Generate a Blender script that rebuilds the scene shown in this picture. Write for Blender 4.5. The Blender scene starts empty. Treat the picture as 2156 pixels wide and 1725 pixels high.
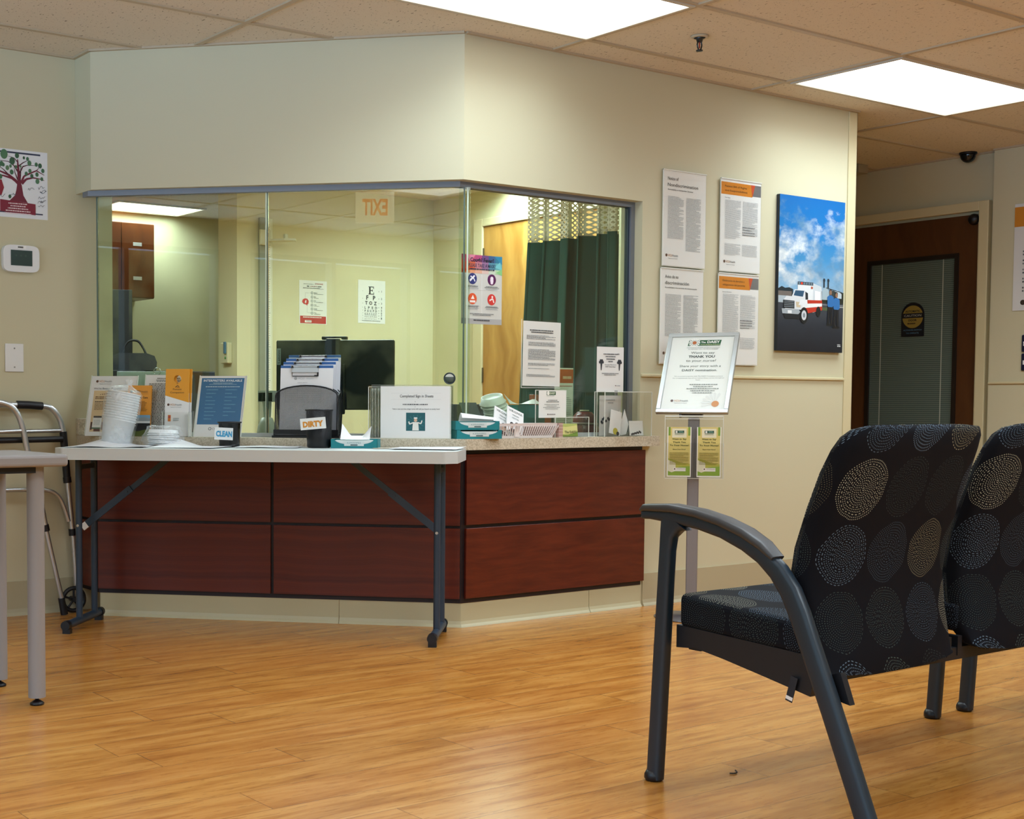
import bpy, bmesh, math, random
from math import pi, sin, cos, radians, sqrt, hypot, atan2
from mathutils import Matrix, Vector, Euler
rnd = random.Random(7)
S = bpy.context.scene
C = S.collection
SQ = sqrt(2)

# ---------------------------------------------------------------- colour and materials
def lin(c):
    c = c.lstrip('#')
    o = []
    for i in (0, 2, 4):
        x = int(c[i:i+2], 16) / 255
        o.append(x/12.92 if x <= .04045 else ((x+.055)/1.055)**2.4)
    return (o[0], o[1], o[2], 1)
_m = {}
def mat(col, rough=.5, metal=0., spec=.5, emit=0., coat=0.):
    k = (col, rough, metal, spec, emit, coat)
    if k in _m: return _m[k]
    m = bpy.data.materials.new('m_' + col.lstrip('#'))
    m.use_nodes = True
    b = m.node_tree.nodes['Principled BSDF']
    b.inputs['Base Color'].default_value = lin(col)
    b.inputs['Roughness'].default_value = rough
    b.inputs['Metallic'].default_value = metal
    b.inputs['Specular IOR Level'].default_value = spec
    b.inputs['Coat Weight'].default_value = coat
    if emit:
        b.inputs['Emission Color'].default_value = lin(col)
        b.inputs['Emission Strength'].default_value = emit
    _m[k] = m
    return m
class G:
    """small helper to write node graphs"""
    def __init__(s, name):
        s.mat = bpy.data.materials.new(name); s.mat.use_nodes = True
        s.t = s.mat.node_tree; s.b = s.t.nodes['Principled BSDF']; s.out = s.t.nodes['Material Output']
    def n(s, typ, **kw):
        nd = s.t.nodes.new(typ)
        for k, v in kw.items(): setattr(nd, k, v)
        return nd
    def l(s, a, b): s.t.links.new(a, b)
    def put(s, sock, v):
        if isinstance(v, bpy.types.NodeSocket): s.l(v, sock)
        else: sock.default_value = v
    def m(s, op, a, b=0., c=0.):
        nd = s.n('ShaderNodeMath', operation=op)
        for i, v in enumerate((a, b, c)): s.put(nd.inputs[i], v)
        return nd.outputs[0]
    def sep(s, v):
        nd = s.n('ShaderNodeSeparateXYZ'); s.l(v, nd.inputs[0]); return nd.outputs
    def comb(s, x=0., y=0., z=0.):
        nd = s.n('ShaderNodeCombineXYZ')
        for i, v in enumerate((x, y, z)): s.put(nd.inputs[i], v)
        return nd.outputs[0]
    def noise(s, vec, scale=1., detail=2., rough=.5):
        nd = s.n('ShaderNodeTexNoise'); s.l(vec, nd.inputs['Vector'])
        nd.inputs['Scale'].default_value = scale; nd.inputs['Detail'].default_value = detail
        nd.inputs['Roughness'].default_value = rough
        return nd.outputs[0]
    def white(s, vec):
        nd = s.n('ShaderNodeTexWhiteNoise', noise_dimensions='3D'); s.l(vec, nd.inputs['Vector'])
        return nd.outputs[0]
    def ramp(s, f, stops, interp='LINEAR'):
        nd = s.n('ShaderNodeValToRGB'); nd.color_ramp.interpolation = interp
        e = nd.color_ramp.elements
        while len(e) < len(stops): e.new(.5)
        for i, (p, c) in enumerate(stops): e[i].position = p; e[i].color = lin(c)
        s.l(f, nd.inputs[0]); return nd.outputs[0]
    def mix(s, f, a, b, blend='MIX'):
        nd = s.n('ShaderNodeMix', data_type='RGBA', blend_type=blend)
        s.put(nd.inputs[0], f)
        for i, v in ((6, a), (7, b)): s.put(nd.inputs[i], lin(v) if isinstance(v, str) else v)
        return nd.outputs[2]
    def bump(s, h, strength=.3, dist=.002):
        nd = s.n('ShaderNodeBump'); nd.inputs['Strength'].default_value = strength
        nd.inputs['Distance'].default_value = dist
        s.l(h, nd.inputs['Height']); s.l(nd.outputs[0], s.b.inputs['Normal'])
    def obj(s): return s.n('ShaderNodeTexCoord').outputs['Object']
    def uv(s): return s.n('ShaderNodeTexCoord').outputs['UV']
    def col(s, c): s.l(c, s.b.inputs['Base Color'])
    def r(s, v, spec=None):
        s.put(s.b.inputs['Roughness'], v)
        if spec is not None: s.b.inputs['Specular IOR Level'].default_value = spec

def paint(name, c, var=.05):
    g = G(name); o = g.obj()
    n1 = g.noise(o, 1.3, 3); n2 = g.noise(o, 260, 2)
    base = g.mix(g.m('MULTIPLY', n1, var), c, '#000000')
    g.col(base); g.r(.55, .35); g.bump(n2, .06, .001)
    return g.mat
M_WALL = paint('wall_paint', '#cbc5a6')
M_WALLIN = paint('booth_paint', '#d5d1ac')
def mk_ceil():
    g = G('ceiling_tile'); o = g.obj(); x, y, z = g.sep(o)
    warp = g.noise(o, 30, 2)
    v = g.comb(g.m('MULTIPLY', x, 95), g.m('ADD', g.m('MULTIPLY', y, 60), g.m('MULTIPLY', warp, 3)), 0.)
    n1 = g.noise(v, 1., 2); n2 = g.noise(o, 190, 2)
    f = g.m('MAXIMUM', g.m('GREATER_THAN', n1, .67), g.m('GREATER_THAN', n2, .71))
    g.col(g.mix(g.m('MULTIPLY', f, .75), '#dcd3c2', '#6a5f4c')); g.r(.9, .1)
    g.bump(g.m('SUBTRACT', 1., f), .35, .002)
    return g.mat
M_CEIL = mk_ceil()
def mk_floor():
    g = G('wood_plank_vinyl'); o = g.obj(); x, y, z = g.sep(o)
    W, L = .1535, 1.22
    yw = g.m('DIVIDE', g.m('ADD', y, .018), W); row = g.m('FLOOR', yw)
    off = g.white(g.comb(row, 3.3, 1.7))
    xl = g.m('ADD', g.m('DIVIDE', x, L), g.m('MULTIPLY', off, 7)); colm = g.m('FLOOR', xl)
    idn = g.white(g.comb(row, colm, .5)); idn2 = g.white(g.comb(colm, row, 9.5))
    xs = g.m('ADD', x, g.m('MULTIPLY', idn, 40))
    ys = g.m('ADD', y, g.m('MULTIPLY', idn2, 17))
    warp = g.noise(g.comb(g.m('MULTIPLY', xs, 2.2), g.m('MULTIPLY', ys, 9.), 0.), 1., 3)
    yw2 = g.m('ADD', ys, g.m('MULTIPLY', warp, .06))
    n1 = g.noise(g.comb(g.m('MULTIPLY', xs, 2.6), g.m('MULTIPLY', yw2, 22), 0.), 1., 4, .6)
    n2 = g.noise(g.comb(g.m('MULTIPLY', xs, 13), g.m('MULTIPLY', yw2, 110), 0.), 1., 3, .6)
    c = g.ramp(n1, [(.26, '#93591f'), (.42, '#b57731'), (.56, '#c6883e'), (.74, '#d0984e')])
    c = g.mix(g.m('MULTIPLY', g.m('GREATER_THAN', n2, .6), .34), c, '#7a430f')
    c = g.mix(g.m('MULTIPLY', idn, .22), c, '#b05f20')
    fy = g.m('FRACT', yw); fx = g.m('FRACT', xl)
    ey = g.m('MULTIPLY', g.m('MINIMUM', fy, g.m('SUBTRACT', 1., fy)), W)
    ex = g.m('MULTIPLY', g.m('MINIMUM', fx, g.m('SUBTRACT', 1., fx)), L)
    seam = g.m('LESS_THAN', g.m('MINIMUM', ey, ex), .0011)
    c = g.mix(g.m('MULTIPLY', seam, .62), c, '#4a2208')
    g.col(c)
    g.r(g.m('ADD', .17, g.m('MULTIPLY', n1, .12)), .55)
    g.bump(g.m('SUBTRACT', g.m('MULTIPLY', n2, .25), g.m('MULTIPLY', seam, .8)), .12, .001)
    return g.mat
M_FLOOR = mk_floor()
def wood(name, a, b, sx, sy, rough=.35, axis='x'):
    g = G(name); o = g.obj(); x, y, z = g.sep(o)
    u, v = ((g.m('ADD', x, y), z) if axis == 'x' else (z, g.m('ADD', x, y)))
    w = g.noise(o, 3., 2)
    n1 = g.noise(g.comb(g.m('MULTIPLY', u, sx), g.m('ADD', g.m('MULTIPLY', v, sy), g.m('MULTIPLY', w, 2.2)), 0.), 1., 4, .6)
    n2 = g.noise(o, 1.7, 2)
    c = g.ramp(n1, [(.3, a), (.7, b)])
    c = g.mix(g.m('MULTIPLY', n2, .25), c, a)
    g.col(c); g.r(rough, .4); return g.mat
M_CHERRY = wood('cherry_laminate', '#4c1a13', '#6b2a19', 5, 40, .3)
M_DOORWOOD = wood('maple_veneer', '#9c6a2c', '#c99a52', 1.2, 9, .4, 'z')
M_HALLWOOD = wood('oak_door', '#452713', '#583619', 1.2, 8, .45, 'z')
M_CABWOOD = wood('cabinet_wood', '#6b3212', '#8a4a1e', 1., 9, .4, 'z')
def mk_counter():
    g = G('speckled_laminate'); o = g.obj()
    n1 = g.noise(o, 160, 3); n2 = g.noise(o, 420, 1)
    c = g.ramp(n1, [(.35, '#b3a78f'), (.6, '#d3c9b4')])
    c = g.mix(g.m('MULTIPLY', g.m('GREATER_THAN', n2, .62), .3), c, '#8f8268')
    g.col(c); g.r(.4, .4); return g.mat
M_COUNTER = mk_counter()
def glass(name, tint, refl=1., rough=0.):
    """flat pane: clear transmission plus fresnel mirror"""
    m = bpy.data.materials.new(name); m.use_nodes = True; t = m.node_tree; t.nodes.clear()
    out = t.nodes.new('ShaderNodeOutputMaterial'); mx = t.nodes.new('ShaderNodeMixShader')
    tr = t.nodes.new('ShaderNodeBsdfTransparent'); gl = t.nodes.new('ShaderNodeBsdfGlossy')
    fr = t.nodes.new('ShaderNodeFresnel'); ge = t.nodes.new('ShaderNodeNewGeometry')
    io = t.nodes.new('ShaderNodeMapRange'); io.inputs[3].default_value = 1.5; io.inputs[4].default_value = 1/1.5
    t.links.new(ge.outputs['Backfacing'], io.inputs[0]); t.links.new(io.outputs[0], fr.inputs[0])   # thin pane: same mirror from both sides
    mu = t.nodes.new('ShaderNodeMath'); mu.operation = 'MULTIPLY'; mu.inputs[1].default_value = refl
    tr.inputs[0].default_value = lin(tint); gl.inputs['Roughness'].default_value = rough
    t.links.new(fr.outputs[0], mu.inputs[0]); t.links.new(mu.outputs[0], mx.inputs[0])
    t.links.new(tr.outputs[0], mx.inputs[1]); t.links.new(gl.outputs[0], mx.inputs[2])
    t.links.new(mx.outputs[0], out.inputs[0]); return m
M_GLASS = glass('window_glass', '#f4faf0', 1.3)
M_ACRYL = glass('clear_acrylic', '#fdfdfc', .75, .02)
M_ACEDGE = mat('#e6e9e2', .15, 0, .8)
M_SMOKE = glass('smoked_plastic', '#4a3d38', 1., .05)
def mk_bag():
    m = bpy.data.materials.new('plastic_bag'); m.use_nodes = True; t = m.node_tree
    b = t.nodes['Principled BSDF']; out = t.nodes['Material Output']
    b.inputs['Base Color'].default_value = (.9, .93, .95, 1); b.inputs['Roughness'].default_value = .12
    tr = t.nodes.new('ShaderNodeBsdfTransparent'); mx = t.nodes.new('ShaderNodeMixShader')
    no = t.nodes.new('ShaderNodeTexNoise'); no.inputs['Scale'].default_value = 17
    rp = t.nodes.new('ShaderNodeMapRange'); rp.inputs[1].default_value = .35; rp.inputs[2].default_value = .75
    rp.inputs[3].default_value = .07; rp.inputs[4].default_value = .42
    tc = t.nodes.new('ShaderNodeTexCoord')
    t.links.new(tc.outputs['Object'], no.inputs['Vector']); t.links.new(no.outputs[0], rp.inputs[0])
    t.links.new(rp.outputs[0], mx.inputs[0]); t.links.new(tr.outputs[0], mx.inputs[1]); t.links.new(b.outputs[0], mx.inputs[2])
    bp = t.nodes.new('ShaderNodeBump'); bp.inputs['Strength'].default_value = .3; bp.inputs['Distance'].default_value = .008
    t.links.new(no.outputs[0], bp.inputs['Height']); t.links.new(bp.outputs[0], b.inputs['Normal'])
    t.links.new(mx.outputs[0], out.inputs[0]); return m
M_BAG = mk_bag()
def mk_fabric():
    g = G('circle_fabric'); u, v, _ = g.sep(g.uv())
    P, rs = .150, .0054
    uu = g.m('DIVIDE', u, P); vv = g.m('DIVIDE', v, P)
    cu = g.m('FLOOR', uu); cv = g.m('FLOOR', vv)
    cid = g.comb(cu, cv, .37)
    h1 = g.white(cid); h2 = g.white(g.comb(cv, cu, 4.1))
    lx = g.m('MULTIPLY', g.m('SUBTRACT', g.m('FRACT', uu), .5), P)
    ly = g.m('MULTIPLY', g.m('SUBTRACT', g.m('FRACT', vv), .5), P)
    wob = g.m('MULTIPLY', g.m('SUBTRACT', g.noise(g.uv(), 22, 1), .5), .012)
    r0 = g.m('ADD', g.m('SQRT', g.m('ADD', g.m('MULTIPLY', lx, lx), g.m('MULTIPLY', ly, ly))), wob)
    an = g.m('ADD', g.m('DIVIDE', g.m('ARCTAN2', ly, lx), 2*pi), .5)
    q = g.m('DIVIDE', r0, rs); ring = g.m('FLOOR', q); fr = g.m('FRACT', q)
    h3 = g.white(g.comb(ring, cu, cv))
    dash = g.m('GREATER_THAN', h3, .72)
    nd = g.m('ROUND', g.m('MULTIPLY', g.m('ADD', ring, .6), g.m('SUBTRACT', 6.28, g.m('MULTIPLY', dash, 3.2))))
    fa = g.m('FRACT', g.m('ADD', g.m('MULTIPLY', an, nd), h3))
    arc = g.m('DIVIDE', g.m('MULTIPLY', r0, 2*pi), g.m('MAXIMUM', nd, 1.))
    dx = g.m('DIVIDE', g.m('MULTIPLY', g.m('SUBTRACT', fa, .5), arc), g.m('ADD', 1., g.m('MULTIPLY', dash, 2.6)))
    dy = g.m('MULTIPLY', g.m('SUBTRACT', fr, .5), rs)
    d = g.m('SQRT', g.m('ADD', g.m('MULTIPLY', dx, dx), g.m('MULTIPLY', dy, dy)))
    rad = g.m('SUBTRACT', .00118, g.m('MULTIPLY', dash, .00028))
    dot = g.m('MULTIPLY', g.m('LESS_THAN', d, rad), g.m('LESS_THAN', r0, .0715))
    tint = g.ramp(h1, [(0., '#8299b0'), (.3, '#a8a184'), (.55, '#5a6a68'), (.78, '#bcbba6')], 'CONSTANT')
    amt = g.m('ADD', .22, g.m('MULTIPLY', h2, .62))
    c = g.mix(g.m('MULTIPLY', dot, amt), '#0a0c14', tint)
    g.col(c); g.r(.75, .15)
    return g.mat
M_FABRIC = mk_fabric()
def mk_mesh(col, hole, scale, rough=.5):
    """woven mesh: real see-through holes by a small lattice"""
    m = bpy.data.materials.new('open_mesh_' + col[1:]); m.use_nodes = True; t = m.node_tree
    b = t.nodes['Principled BSDF']; out = t.nodes['Material Output']
    b.inputs['Base Color'].default_value = lin(col); b.inputs['Roughness'].default_value = rough
    tc = t.nodes.new('ShaderNodeTexCoord'); sp = t.nodes.new('ShaderNodeSeparateXYZ')
    t.links.new(tc.outputs['UV'], sp.inputs[0])
    def mm(op, a, b_):
        n = t.nodes.new('ShaderNodeMath'); n.operation = op
        for i, v in enumerate((a, b_)):
            if isinstance(v, (int, float)): n.inputs[i].default_value = v
            else: t.links.new(v, n.inputs[i])
        return n.outputs[0]
    p = mm('MULTIPLY', mm('ADD', sp.outputs[0], sp.outputs[1]), scale); q = mm('MULTIPLY', mm('SUBTRACT', sp.outputs[0], sp.outputs[1]), scale)
    a = mm('ABSOLUTE', mm('SUBTRACT', mm('FRACT', p, 0), .5), 0); c = mm('ABSOLUTE', mm('SUBTRACT', mm('FRACT', q, 0), .5), 0)
    h = mm('LESS_THAN', mm('MAXIMUM', a, c), hole)
    tr = t.nodes.new('ShaderNodeBsdfTransparent'); mx = t.nodes.new('ShaderNodeMixShader')
    t.links.new(h, mx.inputs[0]); t.links.new(b.outputs[0], mx.inputs[1]); t.links.new(tr.outputs[0], mx.inputs[2])
    t.links.new(mx.outputs[0], out.inputs[0]); return m
M_CMESH = mk_mesh('#e6e2cd', .30, 36)
M_WIRE = mk_mesh('#15181f', .37, 170)
BLACK = mat('#090b13', .45); BLK2 = mat('#07080f', .4); NAVY = mat('#28394a', .42); CHROME = mat('#b9bcc0', .22, 1.)
ALU = mat('#c9cdd0', .3, .9); WHITE = mat('#e9eaea', .45); TEAL = mat('#0d7f88', .5); TEALD = mat('#0a6670', .5)
PAPER = mat('#eceded', .6); GRID = mat('#b9a98e', .5); BASE = mat('#b1a788', .45); CREAM = mat('#cfc49d', .45)
PLAST = mat('#dcdcd6', .4); CUPW = mat('#eaeff2', .4)
E_LIGHT = 2.6
def mk_diff():
    g = G('light_diffuser'); x, y, z = g.sep(g.obj())
    # prismatic lens over fluorescent tubes: brighter along the tubes
    s = g.m('ABSOLUTE', g.m('SINE', g.m('MULTIPLY', y, pi/.19)))
    st = g.m('MULTIPLY', g.m('ADD', .8, g.m('MULTIPLY', s, .2)), E_LIGHT)
    g.b.inputs['Base Color'].default_value = (.8, .8, .8, 1)
    g.b.inputs['Emission Color'].default_value = (.97, 1., 1., 1); g.l(st, g.b.inputs['Emission Strength'])
    return g.mat
M_DIFF = mk_diff()

# ---------------------------------------------------------------- mesh builder
class MB:
    def __init__(s): s.v, s.f, s.m, s.sm, s.mats, s.T = [], [], [], [], [], Matrix()
    def add(s, vs, fs, m, smooth=False):
        if m not in s.mats: s.mats.append(m)
        k = s.mats.index(m); b = len(s.v)
        for p in vs: s.v.append(tuple(s.T @ Vector(p)))
        for f in fs: s.f.append([b+i for i in f]); s.m.append(k); s.sm.append(smooth)
        return s
    def box(s, x0, y0, z0, x1, y1, z1, m):
        return s.add([(x0,y0,z0),(x1,y0,z0),(x1,y1,z0),(x0,y1,z0),(x0,y0,z1),(x1,y0,z1),(x1,y1,z1),(x0,y1,z1)],
                     [(0,3,2,1),(4,5,6,7),(0,1,5,4),(1,2,6,5),(2,3,7,6),(3,0,4,7)], m)
    def prism(s, poly, a, b, m, ax='z', smooth=False):
        n = len(poly)
        def P(p, h): return (p[0], p[1], h) if ax == 'z' else ((p[0], h, p[1]) if ax == 'y' else (h, p[0], p[1]))
        vs = [P(p, a) for p in poly] + [P(p, b) for p in poly]
        s.add(vs, [list(range(n))[::-1], list(range(n, 2*n))], m)
        s.add(vs, [(i, (i+1) % n, n+(i+1) % n, n+i) for i in range(n)], m, smooth)
        return s
    def tube(s, pts, r, m, seg=10, closed=False, smooth=True):
        pts = [Vector(p) for p in pts]; n = len(pts)
        rs = r if isinstance(r, (list, tuple)) else [r]*n
        vs, fs = [], []; N = None
        for i, p in enumerate(pts):
            a = pts[i-1] if (i > 0 or closed) else p; b = pts[(i+1) % n] if (i < n-1 or closed) else p
            t = (b-a).normalized()
            if N is None: N = t.orthogonal().normalized()
            N = (N - t*N.dot(t)).normalized(); B = t.cross(N)
            vs += [p + (N*cos(2*pi*k/seg) + B*sin(2*pi*k/seg))*rs[i] for k in range(seg)]
        for i in range(n if closed else n-1):
            j = (i+1) % n
            fs += [(i*seg+k, i*seg+(k+1) % seg, j*seg+(k+1) % seg, j*seg+k) for k in range(seg)]
        s.add(vs, fs, m, smooth)
        if not closed: s.add(vs[:seg] + vs[-seg:], [list(range(seg))[::-1], list(range(seg, 2*seg))], m)
        return s
    def lathe(s, prof, m, seg=24, c=(0,0,0), smooth=True, closed=False):
        vs, fs = [], []; n = len(prof)
        for r, z in prof: vs += [(c[0]+r*cos(2*pi*k/seg), c[1]+r*sin(2*pi*k/seg), c[2]+z) for k in range(seg)]
        for i in range(n if closed else n-1):
            j = (i+1) % n
            fs += [(i*seg+k, i*seg+(k+1) % seg, j*seg+(k+1) % seg, j*seg+k) for k in range(seg)]
        s.add(vs, fs, m, smooth)
        if not closed: s.add(vs[:seg]+vs[-seg:], [list(range(seg))[::-1], list(range(seg, 2*seg))], m)
        return s
    def sweep(s, path, hw, ht, x, m, pl=0):
        """rounded rectangular bar bent in the y-z plane at x"""
        n = len(path); vs, fs = [], []
        for i, (y, z) in enumerate(path):
            a = path[max(i-1, 0)]; b = path[min(i+1, n-1)]
            ty, tz = b[0]-a[0], b[1]-a[1]; l = hypot(ty, tz); ny, nz = -tz/l, ty/l
            w = hw[i] if isinstance(hw, list) else hw; t = ht[i] if isinstance(ht, list) else ht
            for k in range(12):
                A = 2*pi*(k+.5)/12; c_, s_ = cos(A), sin(A)
                e = .45
                uu = math.copysign(abs(c_)**e, c_)*t; vv = math.copysign(abs(s_)**e, s_)*w
                vs.append((x+uu, y+ny*vv, z+nz*vv))
        for i in range(n-1): fs += [(i*12+k, i*12+(k+1) % 12, i*12+12+(k+1) % 12, i*12+12+k) for k in range(12)]
        s.add(vs, fs, m, True)
        s.add(vs[:12]+vs[-12:], [list(range(12))[::-1], list(range(12, 24))], m)
        return s
    def sheet(s, fn, nu, nv, m, th=.0008):
        """thin sheet with thickness: fn(u,v)->point"""
        vs = []
        for j in range(nv+1):
            for i in range(nu+1): vs.append(Vector(fn(i/nu, j/nv)))
        top = [(j*(nu+1)+i, j*(nu+1)+i+1, (j+1)*(nu+1)+i+1, (j+1)*(nu+1)+i) for j in range(nv) for i in range(nu)]
        a = vs[1]-vs[0]; b = vs[nu+1]-vs[0]; N = a.cross(b).normalized()*th; k = len(vs)
        vs2 = vs + [v-N for v in vs]
        fs = top + [tuple(k+q for q in f[::-1]) for f in top]
        rim = [i for i in range(nu+1)] + [j*(nu+1)+nu for j in range(1, nv+1)] + [nv*(nu+1)+i for i in range(nu-1, -1, -1)] + [j*(nu+1) for j in range(nv-1, 0, -1)]
        fs += [(rim[i], rim[(i+1) % len(rim)], k+rim[(i+1) % len(rim)], k+rim[i]) for i in range(len(rim))]
        return s.add(vs2, fs, m, False)
    def build(s, name, parent=None, bevel=0., loc=None, rot=None, uv=None, fix=True, seg=2):
        me = bpy.data.meshes.new(name); me.from_pydata(s.v, [], s.f)
        for m in s.mats: me.materials.append(m)
        me.polygons.foreach_set('material_index', s.m); me.polygons.foreach_set('use_smooth', s.sm)
        if fix:
            bm = bmesh.new(); bm.from_mesh(me); bmesh.ops.recalc_face_normals(bm, faces=bm.faces[:]); bm.to_mesh(me); bm.free()
        if uv:
            L = me.uv_layers.new(name='UVMap')
            for p in me.polygons:
                for li in p.loop_indices: L.data[li].uv = uv(me.vertices[me.loops[li].vertex_index].co, p.normal)
        me.update()
        o = bpy.data.objects.new(name, me); C.objects.link(o)
        if parent: o.parent = parent
        if loc: o.location = loc
        if rot: o.rotation_euler = rot
        if bevel:
            b = o.modifiers.new('bevel', 'BEVEL'); b.width = bevel; b.segments = seg; b.limit_method = 'ANGLE'; b.angle_limit = radians(40)
        return o
def tag(o, label=None, cat=None, group=None, kind=None):
    if label: o['label'] = label
    if cat: o['category'] = cat
    if group: o['group'] = group
    if kind: o['kind'] = kind
    return o
def thing(name, label, cat, loc=(0,0,0), rz=0., group=None):
    o = bpy.data.objects.new(name, None); C.objects.link(o); o.empty_display_size = .05
    o.location = loc; o.rotation_euler = (0, 0, rz)
    return tag(o, label, cat, group)
def struct(name, mb, bevel=0., **kw): return tag(mb.build(name, None, bevel, **kw), kind='structure')
def sC(s, o, z=0.): return ((-s-o)/SQ, (s-o)/SQ, z)      # along the angled counter face, out from it, up
RZ = -pi/4
def copy_tree(o, parent=None):
    c = o.copy(); C.objects.link(c)
    if parent: c.parent = parent
    for ch in list(o.children): copy_tree(ch, c)
    return c

# ---------------------------------------------------------------- printed pages
_t = {}
def glyphs(txt, bold):
    k = (txt, bold)
    if k not in _t:
        cu = bpy.data.curves.new('t', 'FONT'); cu.body = txt; cu.size = 1.; cu.resolution_u = 2; cu.fill_mode = 'FRONT'; cu.offset = bold
        ob = bpy.data.objects.new('t', cu); me = ob.to_mesh()
        vs = [(v.co.x, v.co.y) for v in me.vertices]; fs = [list(p.vertices) for p in me.polygons]
        ob.to_mesh_clear(); bpy.data.objects.remove(ob); bpy.data.curves.remove(cu)
        xs = [v[0] for v in vs] or [0, 0]
        _t[k] = (vs, fs, min(xs), max(xs))
    return _t[k]
class Page:
    """flat print: x right, z up, faces -y; u,v are 0..1 from the top left"""
    def __init__(s, w, h, col='#eeefef', th=.001, rough=.5, mb=None, y=0.):
        s.w, s.h, s.mb, s.n, s.y, s.r = w, h, mb or MB(), 0, y, rough
        if col: s.mb.box(-w/2, y, 0, w/2, y+th, h, mat(col, rough))
    def P(s, u, v, k): return ((u-.5)*s.w, s.y-.0003*k-.000008*min(s.n, 140), (1-v)*s.h)   # later ink lies over earlier ink
    def poly(s, pts, col, k=1):
        m = mat(col, s.r) if isinstance(col, str) else col; s.n += 1
        s.mb.add([s.P(u, v, k) for u, v in pts], [list(range(len(pts)))], m); return s
    def rect(s, u0, v0, u1, v1, col, k=1): return s.poly([(u0,v0),(u1,v0),(u1,v1),(u0,v1)], col, k)
    def disc(s, u, v, r, col, k=2, n=20, ar=1.):
        a = s.w/s.h
        return s.poly([(u+r*cos(2*pi*i/n), v+r*a*ar*sin(2*pi*i/n)) for i in range(n)], col, k)
    def line(s, pts, wd, col, k=2):
        for i in range(len(pts)-1):
            (u0, v0), (u1, v1) = pts[i], pts[i+1]; a = s.w/s.h
            dx, dy = u1-u0, (v1-v0)/a; l = hypot(dx, dy) or 1
            w0 = wd[i] if isinstance(wd, list) else wd; w1 = wd[i+1] if isinstance(wd, list) else wd
            nx, ny = -dy/l, dx/l*a
            s.poly([(u0+nx*w0,v0+ny*w0),(u0-nx*w0,v0-ny*w0),(u1-nx*w1,v1-ny*w1),(u1+nx*w1,v1+ny*w1)], col, k)
        return s
    def text(s, txt, u, v, size, col='#20242c', al='c', bold=0., width=None, k=3, xs=1.):
        """size = cap height as a share of page height, v = baseline; width squeezes to a share of page width"""
        vs, fs, x0, x1 = glyphs(txt, bold)
        sc = size*s.h/.72; sx = sc*xs
        if width: sx = width*s.w/(x1-x0)
        off = {'c': -(x0+x1)/2, 'l': -x0, 'r': -x1}[al]
        m = mat(col, s.r)
        s.mb.add([((u-.5)*s.w+(x+off)*sx, s.y-.0003*k-.000008*min(s.n, 140), (1-v)*s.h+y*sc) for x, y in vs], fs, m); return s
    def greek(s, u0, v0, u1, v1, n, col='#5a5e64', seed=1, fill=.55, al='l', short=.35):
        """rows of running text too small to read"""
        R = random.Random(seed); lh = (v1-v0)/n
        m = mat(col, s.r)
        for i in range(n):
            w = u1-u0
            if al == 'c': w *= .6+.4*R.random()
            elif R.random() < .3: w *= 1-short*R.random()
            a = (u0+u1)/2-w/2 if al == 'c' else u0
            x = a
            while x < a+w-.004:
                L = min((.012+.055*R.random())*max(.5, (u1-u0)), a+w-x)
                s.mb.add([s.P(x, v0+i*lh, 6), s.P(x+L, v0+i*lh, 6), s.P(x+L, v0+(i+fill)*lh, 6), s.P(x, v0+(i+fill)*lh, 6)], [(0,1,2,3)], m)
                x += L + .012*max(.5, (u1-u0))
        return s
    def logo(s, u, v, size, dark='#3a2f25', sub=True):
        """round seal, hospital word mark and small line under it"""
        a = s.w/s.h
        s.disc(u+size/a*.55, v-size*.45, size/a*.62, '#5b3a2a')
        s.text('VCU', u+size/a*1.4, v, size*.95, '#b9772a', 'l', .01)
        _, _, x0, x1 = glyphs('VCU', .01); L = (x1-x0)*size*.95/.72/a
        s.text('Health', u+size/a*1.4+L+size/a*.2, v, size*.9, '#5c5f63', 'l')
        if sub: s.text('Tappahannock Hospital', u+size/a*1.6, v+size*.95, size*.42, '#6b6e72', 'l')
        return s
    def build(s, name, parent=None, **kw): return s.mb.build(name, parent, fix=False, **kw)

# ================================================================ SETTING
H = 2.44
ceil_in = 2.377
b = MB(); b.add([(-5.5,-6.5,0),(4.35,-6.5,0),(4.35,5.2,0),(-5.5,5.2,0),(-5.5,-6.5,-.05),(4.35,-6.5,-.05),(4.35,5.2,-.05),(-5.5,5.2,-.05)],
    [(0,1,2,3),(7,6,5,4),(0,4,5,1),(1,5,6,2),(2,6,7,3),(3,7,4,0)], M_FLOOR); struct('floor', b)
b = MB(); b.box(-5.5,-6.5,H,4.35,5.2,H+.06,M_CEIL); struct('ceiling', b)
b = MB(); b.box(-5.5,1.3,0,-.962,1.42,H,M_WALL); struct('wall_left', b)
b = MB()
b.prism([(-1.136,1.299),(-1.136,1.136),(0,0),(1.047,0),(1.047,.13),(.054,.13),(-1.006,1.19),(-1.006,1.299)], 1.845, H, M_WALL); struct('wall_front', b)
b = MB(); b.box(1.047,0,0,2.61,.13,H,M_WALL); struct('wall_right', b)
b = MB(); b.box(2.48,.13,0,2.61,5.12,H,M_WALLIN); struct('wall_hall', b)
b = MB(); b.box(4.25,.165,0,4.35,5.2,H,M_WALL); struct('wall_end', b)
b = MB(); b.box(4.19,-6.5,0,4.29,.165,H,M_WALL); struct('wall_east', b)
b = MB(); b.box(2.61,3.9,0,4.25,4.0,H,M_WALL); struct('wall_north', b)
b = MB(); b.box(.859,3.338,0,2.48,3.585,ceil_in,M_WALLIN); struct('wall_booth', b)
b = MB(); b.box(-2.,5.12,0,2.61,5.2,H,M_WALLIN); struct('wall_far', b)
b = MB(); b.box(-2.1,1.42,0,-2.,5.2,H,M_WALLIN); struct('wall_side', b)
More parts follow.
